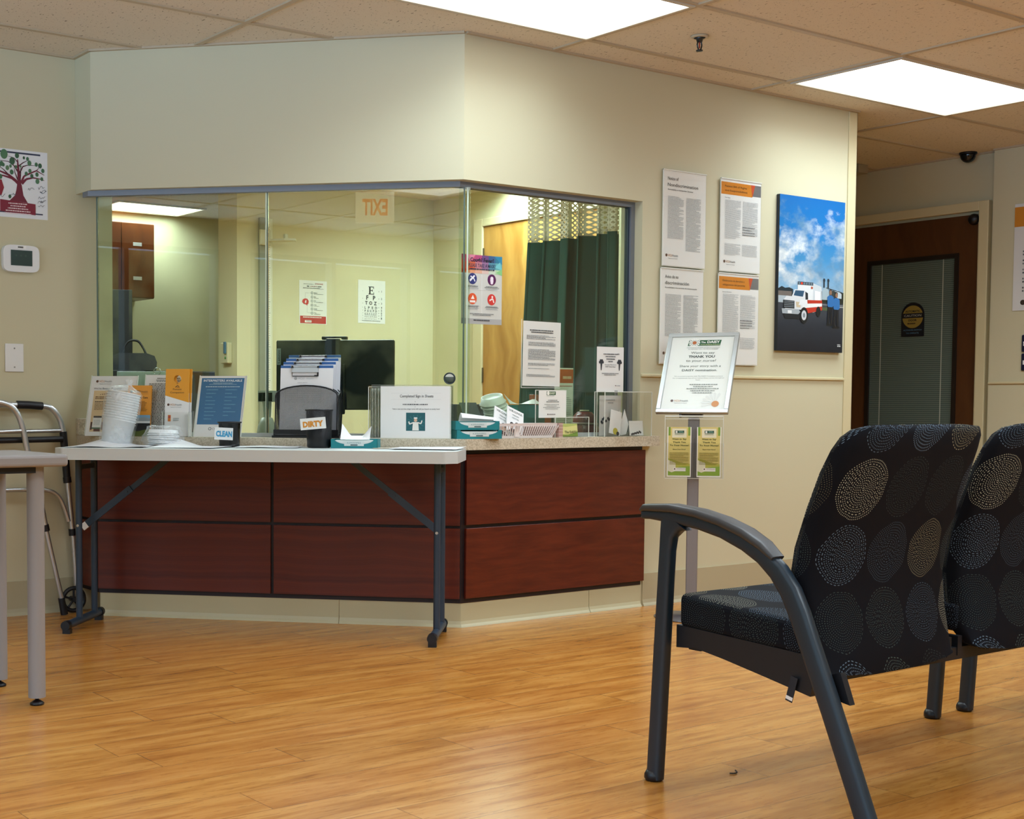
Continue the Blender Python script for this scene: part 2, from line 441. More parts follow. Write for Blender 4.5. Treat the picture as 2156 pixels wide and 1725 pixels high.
b = MB(); b.prism([(-2,5.12),(-2,1.42),(-.97,1.42),(-.962,1.305),(-1.004,1.30),(-1.004,1.192),(.055,.132),(1.047,.132),(2.48,.13),(2.48,5.12)], ceil_in, ceil_in+.04, M_CEIL)
struct('ceiling_booth', b)
# back of the waiting room: two walls with daylight windows
def wall_windows(name, a0, a1, wins, z0, z1, build):
    b = MB(); x = a0
    for w0, w1 in wins:
        build(b, x, w0, 0, H); build(b, w0, w1, 0, z0); build(b, w0, w1, z1, H); x = w1
    build(b, x, a1, 0, H); struct(name, b)
wins_w = [(-5.9,-4.2),(-3.9,-2.2),(-1.9,-.2)]
wins_s = [(-4.9,-3.2)]
wall_windows('wall_west', -6.5, 1.42, wins_w, .62, 2.2, lambda b,p,q,z0,z1: b.box(-5.6,p,z0,-5.5,q,z1,M_WALL))
wall_windows('wall_back', -5.5, 4.29, wins_s, .62, 2.2, lambda b,p,q,z0,z1: b.box(p,-6.6,z0,q,-6.5,z1,M_WALL))
k = 2; WFR = mat('#38342e', .5)
for wn, ax in [(w,'w') for w in wins_w] + [(w,'s') for w in wins_s]:
    b = MB(); p, q = wn
    def bx(a, c, z0, z1, d0, d1):
        if ax == 'w': b.box(-5.605, a, z0, -5.495, c, z1, WFR)
        else: b.box(a, -6.605, z0, c, -6.495, z1, WFR)
    for a, c, z0, z1 in ((p,q,.62,.66),(p,q,2.16,2.2),(p,p+.04,.66,2.16),(q-.04,q,.66,2.16),((p+q)/2-.02,(p+q)/2+.02,.66,2.16)): bx(a, c, z0, z1, -.02, .02)
    struct('window_%d' % k, b); k += 1
# hung ceiling grid
b = MB(); zt = H-.007
for i in range(-4, 4):
    X = .485+1.29*i
    y1 = 1.299 if X < -1.136 else (-X if X < 0 else (0 if X < 2.61 else 3.9))
    if -5.5 < X < 4.25: b.box(X-.012,-6.5,zt,X+.012,y1,H,GRID)
for i in range(-11, 7):
    Y = -.205+.587*i
    if Y < -6.4: continue
    if Y < 0: b.box(-5.5,Y-.012,zt+.0004,4.19,Y+.012,H,GRID)
    else:
        if Y < 1.29: b.box(-5.5,Y-.012,zt+.0004,min(-Y,-1.137) if Y > 1.136 else -Y,Y+.012,H,GRID)
        b.box(2.61,Y-.012,zt+.0004,4.25,Y+.012,H,GRID)
struct('trim_1', b)
b = MB()   # wall angle where walls meet the ceiling
b.box(.005,-.016,H-.009,2.61,0,H,GRID); b.box(-5.5,1.284,H-.009,-1.136,1.3,H,GRID)
b.prism([(-1.136,1.136),(-1.147,1.125),(-.011,-.011),(0,0)], H-.009, H, GRID); b.box(-1.152,1.125,H-.009,-1.136,1.284,H,GRID)
b.box(2.61,-.016,H-.009,2.626,3.9,H,GRID); b.box(4.234,.165,H-.009,4.25,3.9,H,GRID); b.box(4.174,-6.5,H-.009,4.19,.165,H,GRID)
struct('trim_2', b)
b = MB()   # chair rail bead and panel joint
b.box(1.05,-.010,1.052,2.545,0,1.066,CREAM); struct('trim_3', b, .003)
b = MB(); b.box(2.548,-.006,0,2.616,0,H-.01,CREAM); b.box(2.61,-.006,0,2.616,.06,H-.01,CREAM); struct('trim_4', b, .002)
b = MB(); b.box(4.18,-6.4,1.052,4.19,.165,1.066,CREAM); struct('trim_5', b, .003)
COVE = [(0,.150),(.006,.150),(.006,.03),(.009,.014),(.016,.004),(.018,0),(0,0)]
b = MB(); b.prism([(-o, z) for o, z in COVE], 1.075, 2.545, BASE, 'x'); struct('baseboard_right', b)
b = MB(); b.prism([(1.3-o, z) for o, z in COVE], -5.5, -1.14, BASE, 'x'); struct('baseboard_left', b)
b = MB(); b.prism([(4.19-o, z) for o, z in COVE], -6.4, .165, BASE, 'y'); struct('baseboard_east', b)
b = MB(); b.prism([(4.25-o, z) for o, z in COVE], .166, .2, BASE, 'y'); struct('baseboard_end', b)

# ---- ceiling lights
LAMP_W, SPREAD = 30., 136.
def ceiling_light(x0, x1, y0, y1, z, label, grp='recessed ceiling lights', k=1., sp=0):
    t = thing('ceiling_light', label, 'ceiling light', ((x0+x1)/2, (y0+y1)/2, z), 0, grp)
    w, d = (x1-x0)/2, (y1-y0)/2
    b = MB(); f = .016
    for a in ((-w,-d,-.012,w,-d+f,0),(-w,d-f,-.012,w,d,0),(-w,-d+f,-.012,-w+f,d-f,0),(w-f,-d+f,-.012,w,d-f,0)): b.box(*a, mat('#c9c2b2', .4))
    b.build('frame', t)
    b = MB(); b.box(-w+f,-d+f,-.006,w-f,d-f,-.001,M_DIFF); b.build('diffuser', t)
    L = bpy.data.lights.new('tube_lamp', 'AREA'); L.shape = 'RECTANGLE'; L.size = 2*(w-f)-.01; L.size_y = 2*(d-f)-.01
    L.energy = k*LAMP_W*L.size*L.size_y; L.color = (.82, 1., 1.13); L.spread = radians(sp or (SPREAD if z > 2.4 else 160))
    o = bpy.data.objects.new('tube_lamp', L); C.objects.link(o); o.parent = t; o.location = (0,0,-.0075)
    return t
LY = (-.79, -.212)
ceiling_light(-.795,.473,*LY,H,'lit ceiling light panel above the reception window corner', k=.46)
ceiling_light(1.797,3.05,*LY,H,'lit ceiling light panel near the hall opening, beyond the corridor corner', k=.7)
ceiling_light(-3.37,-2.10,*LY,H,'added unseen ceiling light panel over the grey side table at the left', k=.2)  # out-of-view panel added to light the left side
ceiling_light(-.795,.473,-4.9,-4.32,H,'added unseen ceiling light panel above the middle of the waiting room', k=2.6, sp=172)  # put in out of view to lift the lower right wall
ceiling_light(-3.37,-2.10,-4.9,-4.32,H,'added unseen ceiling light panel towards the waiting room windows', k=.3)  # extra unseen panel for general fill
ceiling_light(-3.37,-2.10,-2.55,-1.98,H,'added unseen ceiling light panel above the floor left of the chairs', k=.2)  # unseen fill lamp added beside the seating
ceiling_light(-.795,.473,-2.55,-1.98,H,'added unseen ceiling light panel above the row of waiting chairs', k=1.0, sp=172)  # added lamp out of view, brightens the walls ahead
ceiling_light(1.797,3.05,-2.55,-1.98,H,'added unseen ceiling light panel above the far end of the waiting chairs', k=1.5, sp=172)  # added unseen lamp to brighten the lower right wall
ceiling_light(.62,1.34,4.62,5.08,ceil_in,'lit ceiling light panel far behind the glass over the brown cabinet','booth ceiling lights')
ceiling_light(1.92,2.44,1.75,2.55,ceil_in,'lit ceiling light panel behind the glass near the wooden booth door','booth ceiling lights',2.6)
ceiling_light(.30,.90,.95,2.15,ceil_in,'added unseen ceiling light panel over the desk behind the reception glass','booth ceiling lights',1.5)  # hidden above the glass, added to brighten the booth and curtain
ceiling_light(-.90,-.30,1.95,3.15,ceil_in,'unseen ceiling light panel over the left part of the booth','booth ceiling lights',1.4)  # sits out of sight above the glass, filling the booth

# ---- reception window (glass, header, jamb)
OG = -.065
b = MB()
METAL = mat('#7c828a', .5, .25); GASK = mat('#2b3a46', .4)
hx = -.4142*OG
b.prism([(-1.135+.0,1.228),(-1.06,1.153),(-.02+hx,.085-.0),(1.046,.085),(1.046,.045),(hx-.008,.045),(-1.10,1.137),(-1.135,1.172)], 1.822, 1.845, METAL)
b.box(1.022,.045,.784,1.046,.085,1.822,METAL); b.box(1.012,.055,.784,1.022,.075,1.822,GASK)
b.prism([(-1.135,1.228),(-1.06,1.153),(-.02+hx,.085),(1.046,.085),(1.046,.045),(hx-.008,.045),(-1.10,1.137),(-1.135,1.172)], .7835, .800, mat('#b8bfc4', .35, .3))
win = struct('window_1', b)
def cpane(name, s0, s1, parent):
    b = MB(); p = [sC(s0,OG+.004), sC(s1,OG+.004), sC(s1,OG-.004), sC(s0,OG-.004)]
    b.prism([(q[0],q[1]) for q in p], .800, 1.822, M_GLASS); return b.build(name, parent)
cpane('glass_pane', .842, 1.60, win); cpane('glass_pane', .004-hx*1., .836, win)
b = MB(); b.box(hx+.006,.061,.800,1.012,.069,1.822,M_GLASS); b.build('glass_pane', win)
EDGE = mat('#4b5f55', .2, 0, .8); EDGL = mat('#c4d3c0', .25, 0, .8)
b = MB()
for s, c, w in ((.839,EDGE,.0025),(.846,EDGL,.002),(.002,EDGE,.003),(-.012,EDGL,.003)):
    p = [sC(s-w,OG+.005), sC(s+w,OG+.005), sC(s+w,OG-.005), sC(s-w,OG-.005)]; b.prism([(q[0],q[1]) for q in p], .800, 1.822, c)
p = [sC(1.600,OG+.006), sC(1.606,OG+.006), sC(1.606,OG-.006), sC(1.600,OG-.006)]; b.prism([(q[0],q[1]) for q in p], .800, 1.822, EDGE)
b.build('glass_edge', win)
b = MB(); b.T = Matrix.Translation(sC(.058,OG+.006,1.033)) @ Matrix.Rotation(RZ,4,'Z') @ Matrix.Rotation(pi/2,4,'X')
b.lathe([(.0,.0),(.021,0),(.021,.004),(.0,.004)], mat('#5b6660', .3), 28); b.lathe([(.021,-.001),(.025,-.001),(.025,.006),(.021,.006)], GASK, 28, closed=True)
b.prism([(.019*cos(a), .019*sin(a)) for a in [radians(q) for q in range(20,161,10)]], .004, .005, mat('#d7dcd8', .3))  # pale upper segment: the cover's reflection put into its colour
b.build('speaking_port', win)

# ================================================================ RECEPTION DESK
def pl(o, x0, x1):  # outline of the desk front, o metres out of the wall faces
    k = -.4142*o
    return [(x0, -x0-o*SQ), (k, -o), (x1, -o)]
t = thing('reception_desk', 'cherry wood panelled reception desk front wrapping the booth corner', 'desk', (0,0,0))
b = MB(); b.prism([(-1.12,1.294)] + pl(.006,-1.12,1.06) + [(1.06,-.002),(1.04,-.002),(1.04,.1),(.041,.1),(-.96,1.10),(-.96,1.294)], .10, .737, mat('#1c0d12', .5)); b.build('body', t)
def cpanel(s0, s1, z0, z1):
    b = MB(); p = [sC(s0,.02), sC(s1,.02), sC(s1,.0065), sC(s0,.0065)]; b.prism([(q[0],q[1]) for q in p], z0, z1, M_CHERRY); b.build('wood_panel', t, .0015)
for s0, s1 in ((.003,.793),(.806,1.578)):
    cpanel(s0, s1, .1195, .412); cpanel(s0, s1, .424, .722)
b = MB(); b.box(-1.134,1.135,.1195,-1.1205,1.294,.412,M_CHERRY); b.box(-1.134,1.135,.424,-1.1205,1.294,.722,M_CHERRY); b.build('wood_panel', t, .0015)
for z0, z1 in ((.1195,.412),(.426,.7195)):
    b = MB(); b.box(.012,-.02,z0,1.068,-.0065,z1,M_CHERRY); b.build('wood_panel', t, .0015)
KICK = mat('#bdb592', .42)
KP = [(-.0,.102),(.004,.102),(.005,.025),(.009,.012),(.015,.004),(.017,0),(0,0)]
def kick(a, c):
    b = MB(); n = len(KP); vs = []
    for e in (a, c): vs += [(e[0](o)[0], e[0](o)[1], z) for o, z in KP]
    b.add(vs, [list(range(n))[::-1], list(range(n,2*n))] + [(i,(i+1)%n,n+(i+1)%n,n+i) for i in range(n)], KICK); b.build('toe_kick', t)
LE = lambda o: (-1.115, 1.115-o*SQ); CO = lambda o: (-.4142*o, -o)
SS = lambda s: (lambda o: sC(s,o)[:2]); SX = lambda x: (lambda o: (x,-o))
kick((LE,),(SS(.5135),)); kick((SS(.5105),),(CO,)); kick((CO,),(SX(.7335),)); kick((SX(.7365),),(SX(1.062),))
t = thing('countertop', 'speckled beige laminate countertop under the reception glass', 'countertop', (0,0,0))
b = MB(); b.prism([(-1.143,1.297)] + pl(.06,-1.143,1.12) + [(1.12,-.002),(1.04,-.002),(1.04,.044),(.02,.044),(-1.04,1.105),(-1.04,1.297)], .738, .783, M_COUNTER); b.build('slab', t, .008, seg=3)
b = MB(); b.box(-1.143,1.272,.7835,-1.088,1.297,.858,M_COUNTER); b.build('side_splash', t, .003)
t = thing('inner_desk', 'work surface behind the reception glass holding the monitor', 'desk', (0,0,0))
b = MB(); b.prism([sC(1.45,-.11)[:2], sC(-.02,-.11)[:2], (1.0,.115), (1.0,.75), sC(.25,-.85)[:2], sC(1.40,-.85)[:2]], .742, .778, mat('#9b937c', .5)); b.build('slab', t, .004)
for s in (1.32,.55): 
    b = MB(); p=[sC(s,-.2),sC(s-.03,-.2),sC(s-.03,-.8),sC(s,-.8)]; b.prism([(q[0],q[1]) for q in p],0,.742,mat('#8c8570',.5)); b.build('leg_panel', t)
b = MB(); b.box(.9,.14,0,.93,.7,.742,mat('#8c8570',.5)); b.build('leg_panel', t)

# ================================================================ FOLDING TABLE
t = thing('folding_table', 'white plastic folding table standing in front of the reception desk', 'table', sC(.78,.29), RZ)
TW, TD, TZ = .81, .215, .747
b = MB(); c = .045
b.prism([(-TW+c,-TD),(TW-c,-TD),(TW,-TD+c),(TW,TD-c),(TW-c,TD),(-TW+c,TD),(-TW,TD-c),(-TW,-TD+c)], TZ-.046, TZ, mat('#ccd2d2', .42)); b.build('tabletop', t, .007, seg=3)
def table_leg(x, sg):
    L = bpy.data.objects.new('leg_frame', None); C.objects.link(L); L.parent = t
    b = MB(); r = .0135
    for y in (-.055, .115): b.tube([(x,y,.04),(x,y,.70)], r, NAVY, 14)
    b.tube([(x,-.205,.034),(x,.185,.034)], .017, NAVY, 14); b.box(x-.008,-.05,.655,x+.008,.115,.675,NAVY); b.build('tube_frame', L)
    for y, d in ((-.205,-1),(.185,1)):
        b = MB(); b.tube([(x,y-d*.020,.034),(x,y+d*.006,.034)], [.0205,.019], BLK2, 14); b.box(x-.016,y-d*.018-.012,0.0,x+.016,y-d*.018+.012,.02,BLK2); b.build('end_cap', L)
    b = MB(); b.tube([(x,-.07,.425),(x,-.066,.425)], .006, CHROME, 10); b.build('bolt', L)
    b = MB(); x1 = x-sg*.30
    d = Vector((x1-x, 0, .235)); l = d.length; a = atan2(.235, x1-x)
    b.T = Matrix.Translation((x-sg*.012, .03, .43)) @ Matrix.Rotation(-a, 4, 'Y')
    b.box(-.01,-.012,-.014,l*.62,-.004,.014,NAVY); b.box(l*.5,-.002,-.011,l+.05,.006,.011,NAVY); b.tube([(l*.56,-.016,0),(l*.56,.01,0)], .005, NAVY, 8)
    b.build('brace', L)
    if sg < 0:
        b = MB(); b.T = Matrix.Translation((x-sg*.012, .03, .43)) @ Matrix.Rotation(-a, 4, 'Y'); b.box(-.034,-.0135,-.015,-.009,-.0025,.013,WHITE)
        tag(b.build('brace_tip', L), 'white plastic end of the brace')
table_leg(.72, 1); table_leg(-.755, -1)

# ================================================================ WAITING CHAIRS
def fab_uv(co, n):
    a = max(range(3), key=lambda i: abs(n[i]))
    return (-co.y-.045, co.z+.105) if a == 0 else ((co.x+.02, co.z*1.02+.028) if a == 1 else (co.x+.02, co.y+.09))
FR = mat('#1b2a36', .4); FRD = mat('#0c1018', .5); PADM = mat('#3a3a3b', .45)
def make_chair():
    t = thing('tandem_chair', 'near two-seat waiting chair in dark circle-patterned fabric, its whole side frame showing', 'chair', (-1.05,-2.03,0), 0, 'waiting chairs')
    for x in (0., 1.19):
        A = bpy.data.objects.new('arm_frame', None); C.objects.link(A); A.parent = t
        b = MB()
        b.sweep([(0,.006),(-.008,.15),(-.017,.33),(-.026,.50),(-.030,.575),(-.034,.612),(-.045,.640),(-.055,.655)], [.0195,.0195,.019,.018,.018,.021,.034,.05], .0155, x, FR)
        b.sweep([(.044,.657),(.02,.660),(-.06,.658),(-.13,.651),(-.20,.637),(-.265,.614),(-.315,.588),(-.355,.556),(-.388,.515),(-.412,.468),(-.435,.415),(-.50,.265),(-.56,.12),(-.606,.006)],
                [.011,.013,.017,.018,.019,.020,.021,.0225,.024,.024,.023,.0225,.022,.022], .0155, x, FR)
        b.build('frame_bar', A)
        b = MB(); b.sweep([(.050,.668),(.035,.675),(-.05,.679),(-.13,.672),(-.20,.658),(-.265,.637),(-.315,.612),(-.35,.586)], [.004,.009,.0105,.0105,.0105,.0105,.010,.006], [.016,.023,.026,.027,.027,.026,.024,.021], x, PADM)
        b.build('arm_pad', A)
        b = MB(); b.lathe([(.0,0),(.02,0),(.024,.006),(.0235,.016),(.0185,.026),(.0,.03)], BLK2, 16, (x,.004,0)); b.build('foot_cap', A)
        b = MB(); b.lathe([(.0,0),(.02,0),(.024,.006),(.023,.014),(.018,.02),(.0,.022)], BLK2, 16, (x,-.612,0)); b.build('foot_cap', A)
    for x0 in (.022, .617):
        x1 = x0+.535
        b = MB()
        def seat(y0, y1, z0a, z0b, z1a, z1b):
            b.add([(x0,y1,z0b),(x1,y1,z0b),(x1,y0,z0a),(x0,y0,z0a),(x0,y1,z1b),(x1,y1,z1b),(x1,y0,z1a),(x0,y0,z1a)],
                  [(0,1,2,3),(7,6,5,4),(0,4,5,1),(1,5,6,2),(2,6,7,3),(3,7,4,0)], M_FABRIC)
        seat(-.045, -.415, .386, .368, .472, .444)
        b.build('seat_cushion', t, .018, uv=fab_uv, seg=4)
        b = MB(); lev = []
        prof = [(.338,-.466,.030,.93),(.345,-.468,.062,.965),(.38,-.462,.086,1.),(.45,-.452,.095,1.),(.53,-.446,.098,1.),(.61,-.458,.098,1.),(.70,-.484,.094,1.),(.78,-.511,.090,.995),(.83,-.527,.082,.975),(.858,-.535,.072,.945),(.874,-.532,.050,.90),(.880,-.525,.022,.85)]
        n = 48; cx = (x0+x1)/2; hw = .264; UVS = {}
        for z, yr, th, k in prof:
            loop = []; u = 0.
            for i in range(n):
                A_ = pi + 2*pi*i/n; c_, s_ = cos(A_), sin(A_)     # from the left edge along the rear face
                ex, ey = (.72, .62) if s_ < 0 else (.30, .5)
                dp = th*.72 if s_ < 0 else th*.28
                p = (cx + math.copysign(abs(c_)**ex, c_)*hw*k, yr+th*.72 + math.copysign(abs(s_)**ey, s_)*dp, z - (.016*(1-c_**2) if z < .36 else 0) + (.006*(1-c_*c_) if z > .85 else 0))
                if loop: u += hypot(p[0]-loop[-1][0], p[1]-loop[-1][1])
                loop.append(p); UVS[tuple(round(q, 4) for q in p)] = (u - (.035 if x0 < .3 else -.01), z+.08)
            lev += loop
        fs = [(j*n+i, j*n+(i+1)%n, (j+1)*n+(i+1)%n, (j+1)*n+i) for j in range(len(prof)-1) for i in range(n)]
        b.add(lev, fs, M_FABRIC, True); b.add(lev[:n]+lev[-n:], [list(range(n))[::-1], list(range(n,2*n))], M_FABRIC)
        o = b.build('backrest', t, uv=lambda co, nn: UVS.get(tuple(round(q, 4) for q in co), (co.x, co.z)))
    b = MB()
    for x in (.03, 1.145):
        b.prism([(-.04,.392),(-.04,.336),(-.10,.342),(-.18,.330),(-.30,.308),(-.425,.284),(-.445,.374)], x-.006, x+.012, FRD, 'x')
    for x in (.565, .61): b.box(x-.006,-.42,.315,x+.012,-.06,.363,FRD)
    b.prism([(-.47,.34),(-.50,.287),(-.525,.283),(-.50,.35)], .024, .042, FRD, 'x')
    for y in (-.09, -.40): b.box(.032,y-.018,.335 if y > -.2 else .305,1.150,y+.018,.362 if y > -.2 else .335,FRD)
    b.build('under_frame', t)
    b = MB(); b.T = Matrix.Translation((.018,-.372,.270)) @ Matrix.Rotation(.25,4,'X'); b.box(-.002,-.012,-.004,0,.006,.055,mat('#161d28',.6)); b.box(-.0026,-.012,.0,-.002,.006,.008,WHITE); tag(b.build('pull_tag', t), 'small black fabric tag')
    return t
ch = make_chair()
c2 = copy_tree(ch); c2.location = (-1.05+1.36,-2.03,0); c2['label'] = 'further waiting chair at the frame edge, only one front leg showing past the near chair'

# ================================================================ SIDE TABLE and WALKER at the left
t = thing('side_table', 'mauve grey side table with round legs standing nearest at the left', 'table', (-2.3,-.24,0))
MV = mat('#94908f', .45)
b = MB(); b.box(-.33,-.225,.735,.375,.215,.772,MV); b.build('tabletop', t, .010, seg=3)
b = MB(); b.box(-.29,-.18,.715,.30,.17,.735,FRD); b.build('apron', t)
for x, y in ((.295,-.155),(.295,.17),(-.25,-.155),(-.25,.17)):
    L = MB(); L.tube([(x,y,.024),(x,y,.735)], .0265, MV, 20); lg = L.build('leg', t)
    f = MB(); f.lathe([(.0,0),(.021,0),(.022,.006),(.012,.013),(.006,.016),(.006,.03),(0,.03)], BLK2, 16, (x,y,0)); f.build('foot', lg)
t = thing('walker', 'folded aluminium walking frame leaning by the left wall behind the side table', 'walker', (0,0,0))
def arc(pts, n=5):  # smooth a polyline
    out = []
    P = [Vector(p) for p in pts]
    for i in range(len(P)-1):
        p0 = P[max(i-1,0)]; p1 = P[i]; p2 = P[i+1]; p3 = P[min(i+2,len(P)-1)]
        for j in range(n):
            u = j/n; out.append(.5*((2*p1)+(p2-p0)*u+(2*p0-5*p1+4*p2-p3)*u*u+(3*p1-p0-3*p2+p3)*u**3))
    return out + [P[-1]]
yr, yf = 1.262, 1.205
b = MB(); b.tube(arc([(-1.73,yr,.35),(-1.66,yr,.78),(-1.61,yr,.875),(-1.53,yr,.915),(-1.425,yr,.918),(-1.306,yr,.912),(-1.262,yr,.893),(-1.232,yr,.848),(-1.217,yr,.79)]), .0128, ALU, 12)
b.tube([(-1.202,yr,.60),(-1.178,yr,.336)], .0128, ALU, 12); b.tube([(-1.178,yr,.36),(-1.158,yr,.045)], .0108, ALU, 12)
b.tube([(-1.73,yr,.35),(-1.75,yr,.03)], .0108, ALU, 12)
b.tube([(-1.64,yr,.80),(-1.22,yr,.805)], .009, ALU, 10)
b.tube(arc([(-1.68,yr-.01,.548),(-1.50,yr-.01,.552),(-1.385,yr-.01,.55),(-1.30,yr-.01,.545),(-1.25,yr-.01,.52),(-1.222,yr-.01,.47),(-1.20,yr-.008,.405)]), .0095, ALU, 10)
b.build('rear_frame', t)
b = MB(); b.tube([(-1.43,yr,.9185),(-1.375,yr,.917),(-1.315,yr,.912)], .0175, BLACK, 14); b.build('hand_grip', t)
b = MB(); b.tube([(-1.219,yr,.80),(-1.202,yr,.59)], .0165, BLACK, 12); b.tube([(-1.203,yr,.60),(-1.2,yr,.575)], .0185, BLACK, 12); b.build('sleeve', t)
b = MB(); b.tube([(-1.66,yr-.02,.765),(-1.232,yr-.02,.768)], .0135, BLACK, 12); b.build('crossbar', t)
b = MB(); b.tube([(-1.181,yr,.37),(-1.179,yr,.34)], .0155, BLACK, 12); b.build('collar', t)
b = MB(); b.tube(arc([(-1.98,yf,.45),(-1.87,yf,.80),(-1.80,yf,.90),(-1.70,yf,.928),(-1.58,yf,.932),(-1.521,yf,.928),(-1.469,yf,.904),(-1.433,yf,.842),(-1.403,yf,.71),(-1.349,yf,.494),(-1.325,yf,.38)]), .0128, ALU, 12)
b.tube([(-1.335,yf,.42),(-1.250,yf,.05)], .0108, ALU, 12); b.tube([(-1.98,yf,.45),(-2.02,yf,.03)], .0108, ALU, 12); b.tube([(-1.87,yf,.79),(-1.425,yf,.808)], .009, ALU, 10)
b.build('front_frame', t)
b = MB(); b.tube([(-1.329,yf,.40),(-1.323,yf,.372)], .0155, BLACK, 12); b.build('collar', t)
for p, q in (((-1.257,yf,.075),(-1.243,yf,.001)),((-2.015,yf,.06),(-2.022,yf,.001))): b = MB(); b.tube([p,q], [.0145,.0165], BLACK, 12); b.build('rubber_tip', t)
b = MB(); c0 = Vector((-1.187,yr-.028,.060))
b.tube([c0+Vector((.05*cos(a),0,.05*sin(a))) for a in [2*pi*i/28 for i in range(28)]], .0095, BLACK, 8, closed=True)
for i in range(5):
    a = 2*pi*i/5+.3; b.tube([c0, c0+Vector((.046*cos(a),0,.046*sin(a)))], .005, BLACK, 6)
b.tube([c0-Vector((0,.012,0)), c0+Vector((0,.03,0))], .012, BLACK, 12); b.build('wheel', t)

# ================================================================ SIGN STAND
ps = Vector((.997,-.36,0))
t = thing('sign_stand', 'silver floor sign stand with tilted framed notice beside the counter end', 'sign stand', ps)
b = MB(); b.lathe([(0,0),(.155,0),(.157,.004),(.15,.008),(.03,.014),(.03,.03),(0,.03)], mat('#77767a', .35, .7), 36); b.build('base', t)
b = MB(); b.T = Matrix.Rotation(radians(-45),4,'Z'); b.box(-.024,-.012,.012,.024,.012,.87,mat('#8f8c8f', .38, .5)); b.build('pole', t, .005)
az, tilt, FW, FH = radians(-61.2), radians(33.9), .311, .428
fr = bpy.data.objects.new('sign_frame', None); C.objects.link(fr); fr.parent = t
fr.location = (.012,.025,.888); fr.rotation_euler = Euler((-tilt,0,az), 'XYZ')
b = MB(); e = .019; SIL = mat('#c3c9c9', .3, .55)
for x0,z0,x1,z1 in ((-FW/2,0,FW/2,e),(-FW/2,FH-e,FW/2,FH),(-FW/2,e,-FW/2+e,FH-e),(FW/2-e,e,FW/2,FH-e)): b.box(x0,-.010,z0,x1,.004,z1,SIL)
b.box(-FW/2,.004,0,FW/2,.008,FH,mat('#55585a',.5)); b.build('frame', fr, .004)
b = MB(); b.box(-.045,.008,.0,.045,.03,.04,BLK2); b.tube([(-.05,.0,-.012),(-.04,.0,-.012)], .008, BLK2, 10); b.build('pivot', fr)
pg = Page(FW-2*e, FH-2*e, '#e9ebe4', .001, .35)
pg.poly([(.28,.045),(.80,.045),(.785,.125),(.265,.125)], '#1f5a34')
for i in range(14):
    a = 2*pi*i/14; pg.poly([(.37,.083),(.37+.085*cos(a-.16),.083+.060*sin(a-.16)),(.37+.095*cos(a),.083+.067*sin(a)),(.37+.085*cos(a+.16),.083+.060*sin(a+.16))], '#f2f2ec', 2)
pg.disc(.37,.083,.033,'#b8632a',3)
pg.text('The', .475,.089,.024,'#f4f4ee','l',.02); pg.text('DAISY', .575,.090,.034,'#f4f4ee','l',.03,.20); pg.text('FOUNDATION', .475,.117,.012,'#d9e2a8','l',.01,.30)
pg.rect(.26,.135,.79,.1365,'#9a9d96'); pg.text('HONORING NURSES INTERNATIONALLY', .525,.158,.011,'#4b5048',width=.53); pg.text('IN MEMORY OF J. PATRICK BARNES', .525,.178,.011,'#4b5048',width=.48)
pg.text('Want to say',.53,.238,.030,'#31443a',width=.38); pg.text('THANK YOU',.52,.293,.033,'#15281f',bold=.025,width=.42); pg.text('to your nurse?',.52,.348,.030,'#31443a',width=.48)
pg.text('Share your story with a',.52,.422,.029,'#31443a',width=.66); pg.text('DAISY nomination.',.52,.480,.029,'#2b4136',bold=.012,width=.56)
pg.text('We are proud to partner with The DAISY Foundation to honor',.52,.555,.011,'#5c635c',width=.78); pg.text('the compassionate care of our extraordinary nurses throughout',.52,.580,.011,'#5c635c',width=.82); pg.text('the year.',.52,.605,.011,'#5c635c')
pg.greek(.36,.660,.88,.80,5,'#7a807a',5,.4,'c')
pg.logo(.14,.895,.026)
for i in range(7):
    a = radians(165+i*20); pg.poly([(.84,.92),(.84+.2*cos(a-.12),.92+.13*sin(a-.12)),(.84+.22*cos(a),.92+.15*sin(a)),(.84+.2*cos(a+.12),.92+.13*sin(a+.12))], '#dcded8', 2)
pg.disc(.85,.925,.058,'#c9802a',3)
tag(pg.build('printed_notice', fr, loc=(0,-.003,e)), 'white notice asking to thank your nurse')
hb = bpy.data.objects.new('leaflet_holder', None); C.objects.link(hb); hb.parent = t; hb.location = (0,0,.612); hb.rotation_euler = (0,0,radians(-45))
b = MB(); b.box(-.122,-.016,0,.122,-.0135,.268,M_ACRYL); b.box(-.122,-.052,0,.122,-.0495,.15,M_ACRYL); b.box(-.122,-.052,-.0025,.122,-.0135,0,M_ACRYL); b.box(-.0015,-.05,0,.0015,-.016,.17,M_ACRYL)
b.box(-.122,-.017,.262,.122,-.012,.268,M_ACEDGE); b.box(-.122,-.017,.252,.122,-.0125,.254,M_ACEDGE); b.box(-.1225,-.05,-.003,.1225,-.048,-.001,M_ACEDGE)
for x in (-.1225,.1205): b.box(x,-.017,0,x+.002,-.013,.268,M_ACEDGE); b.box(x,-.052,0,x+.002,-.050,.15,M_ACEDGE)
b.build('clear_pockets', hb)
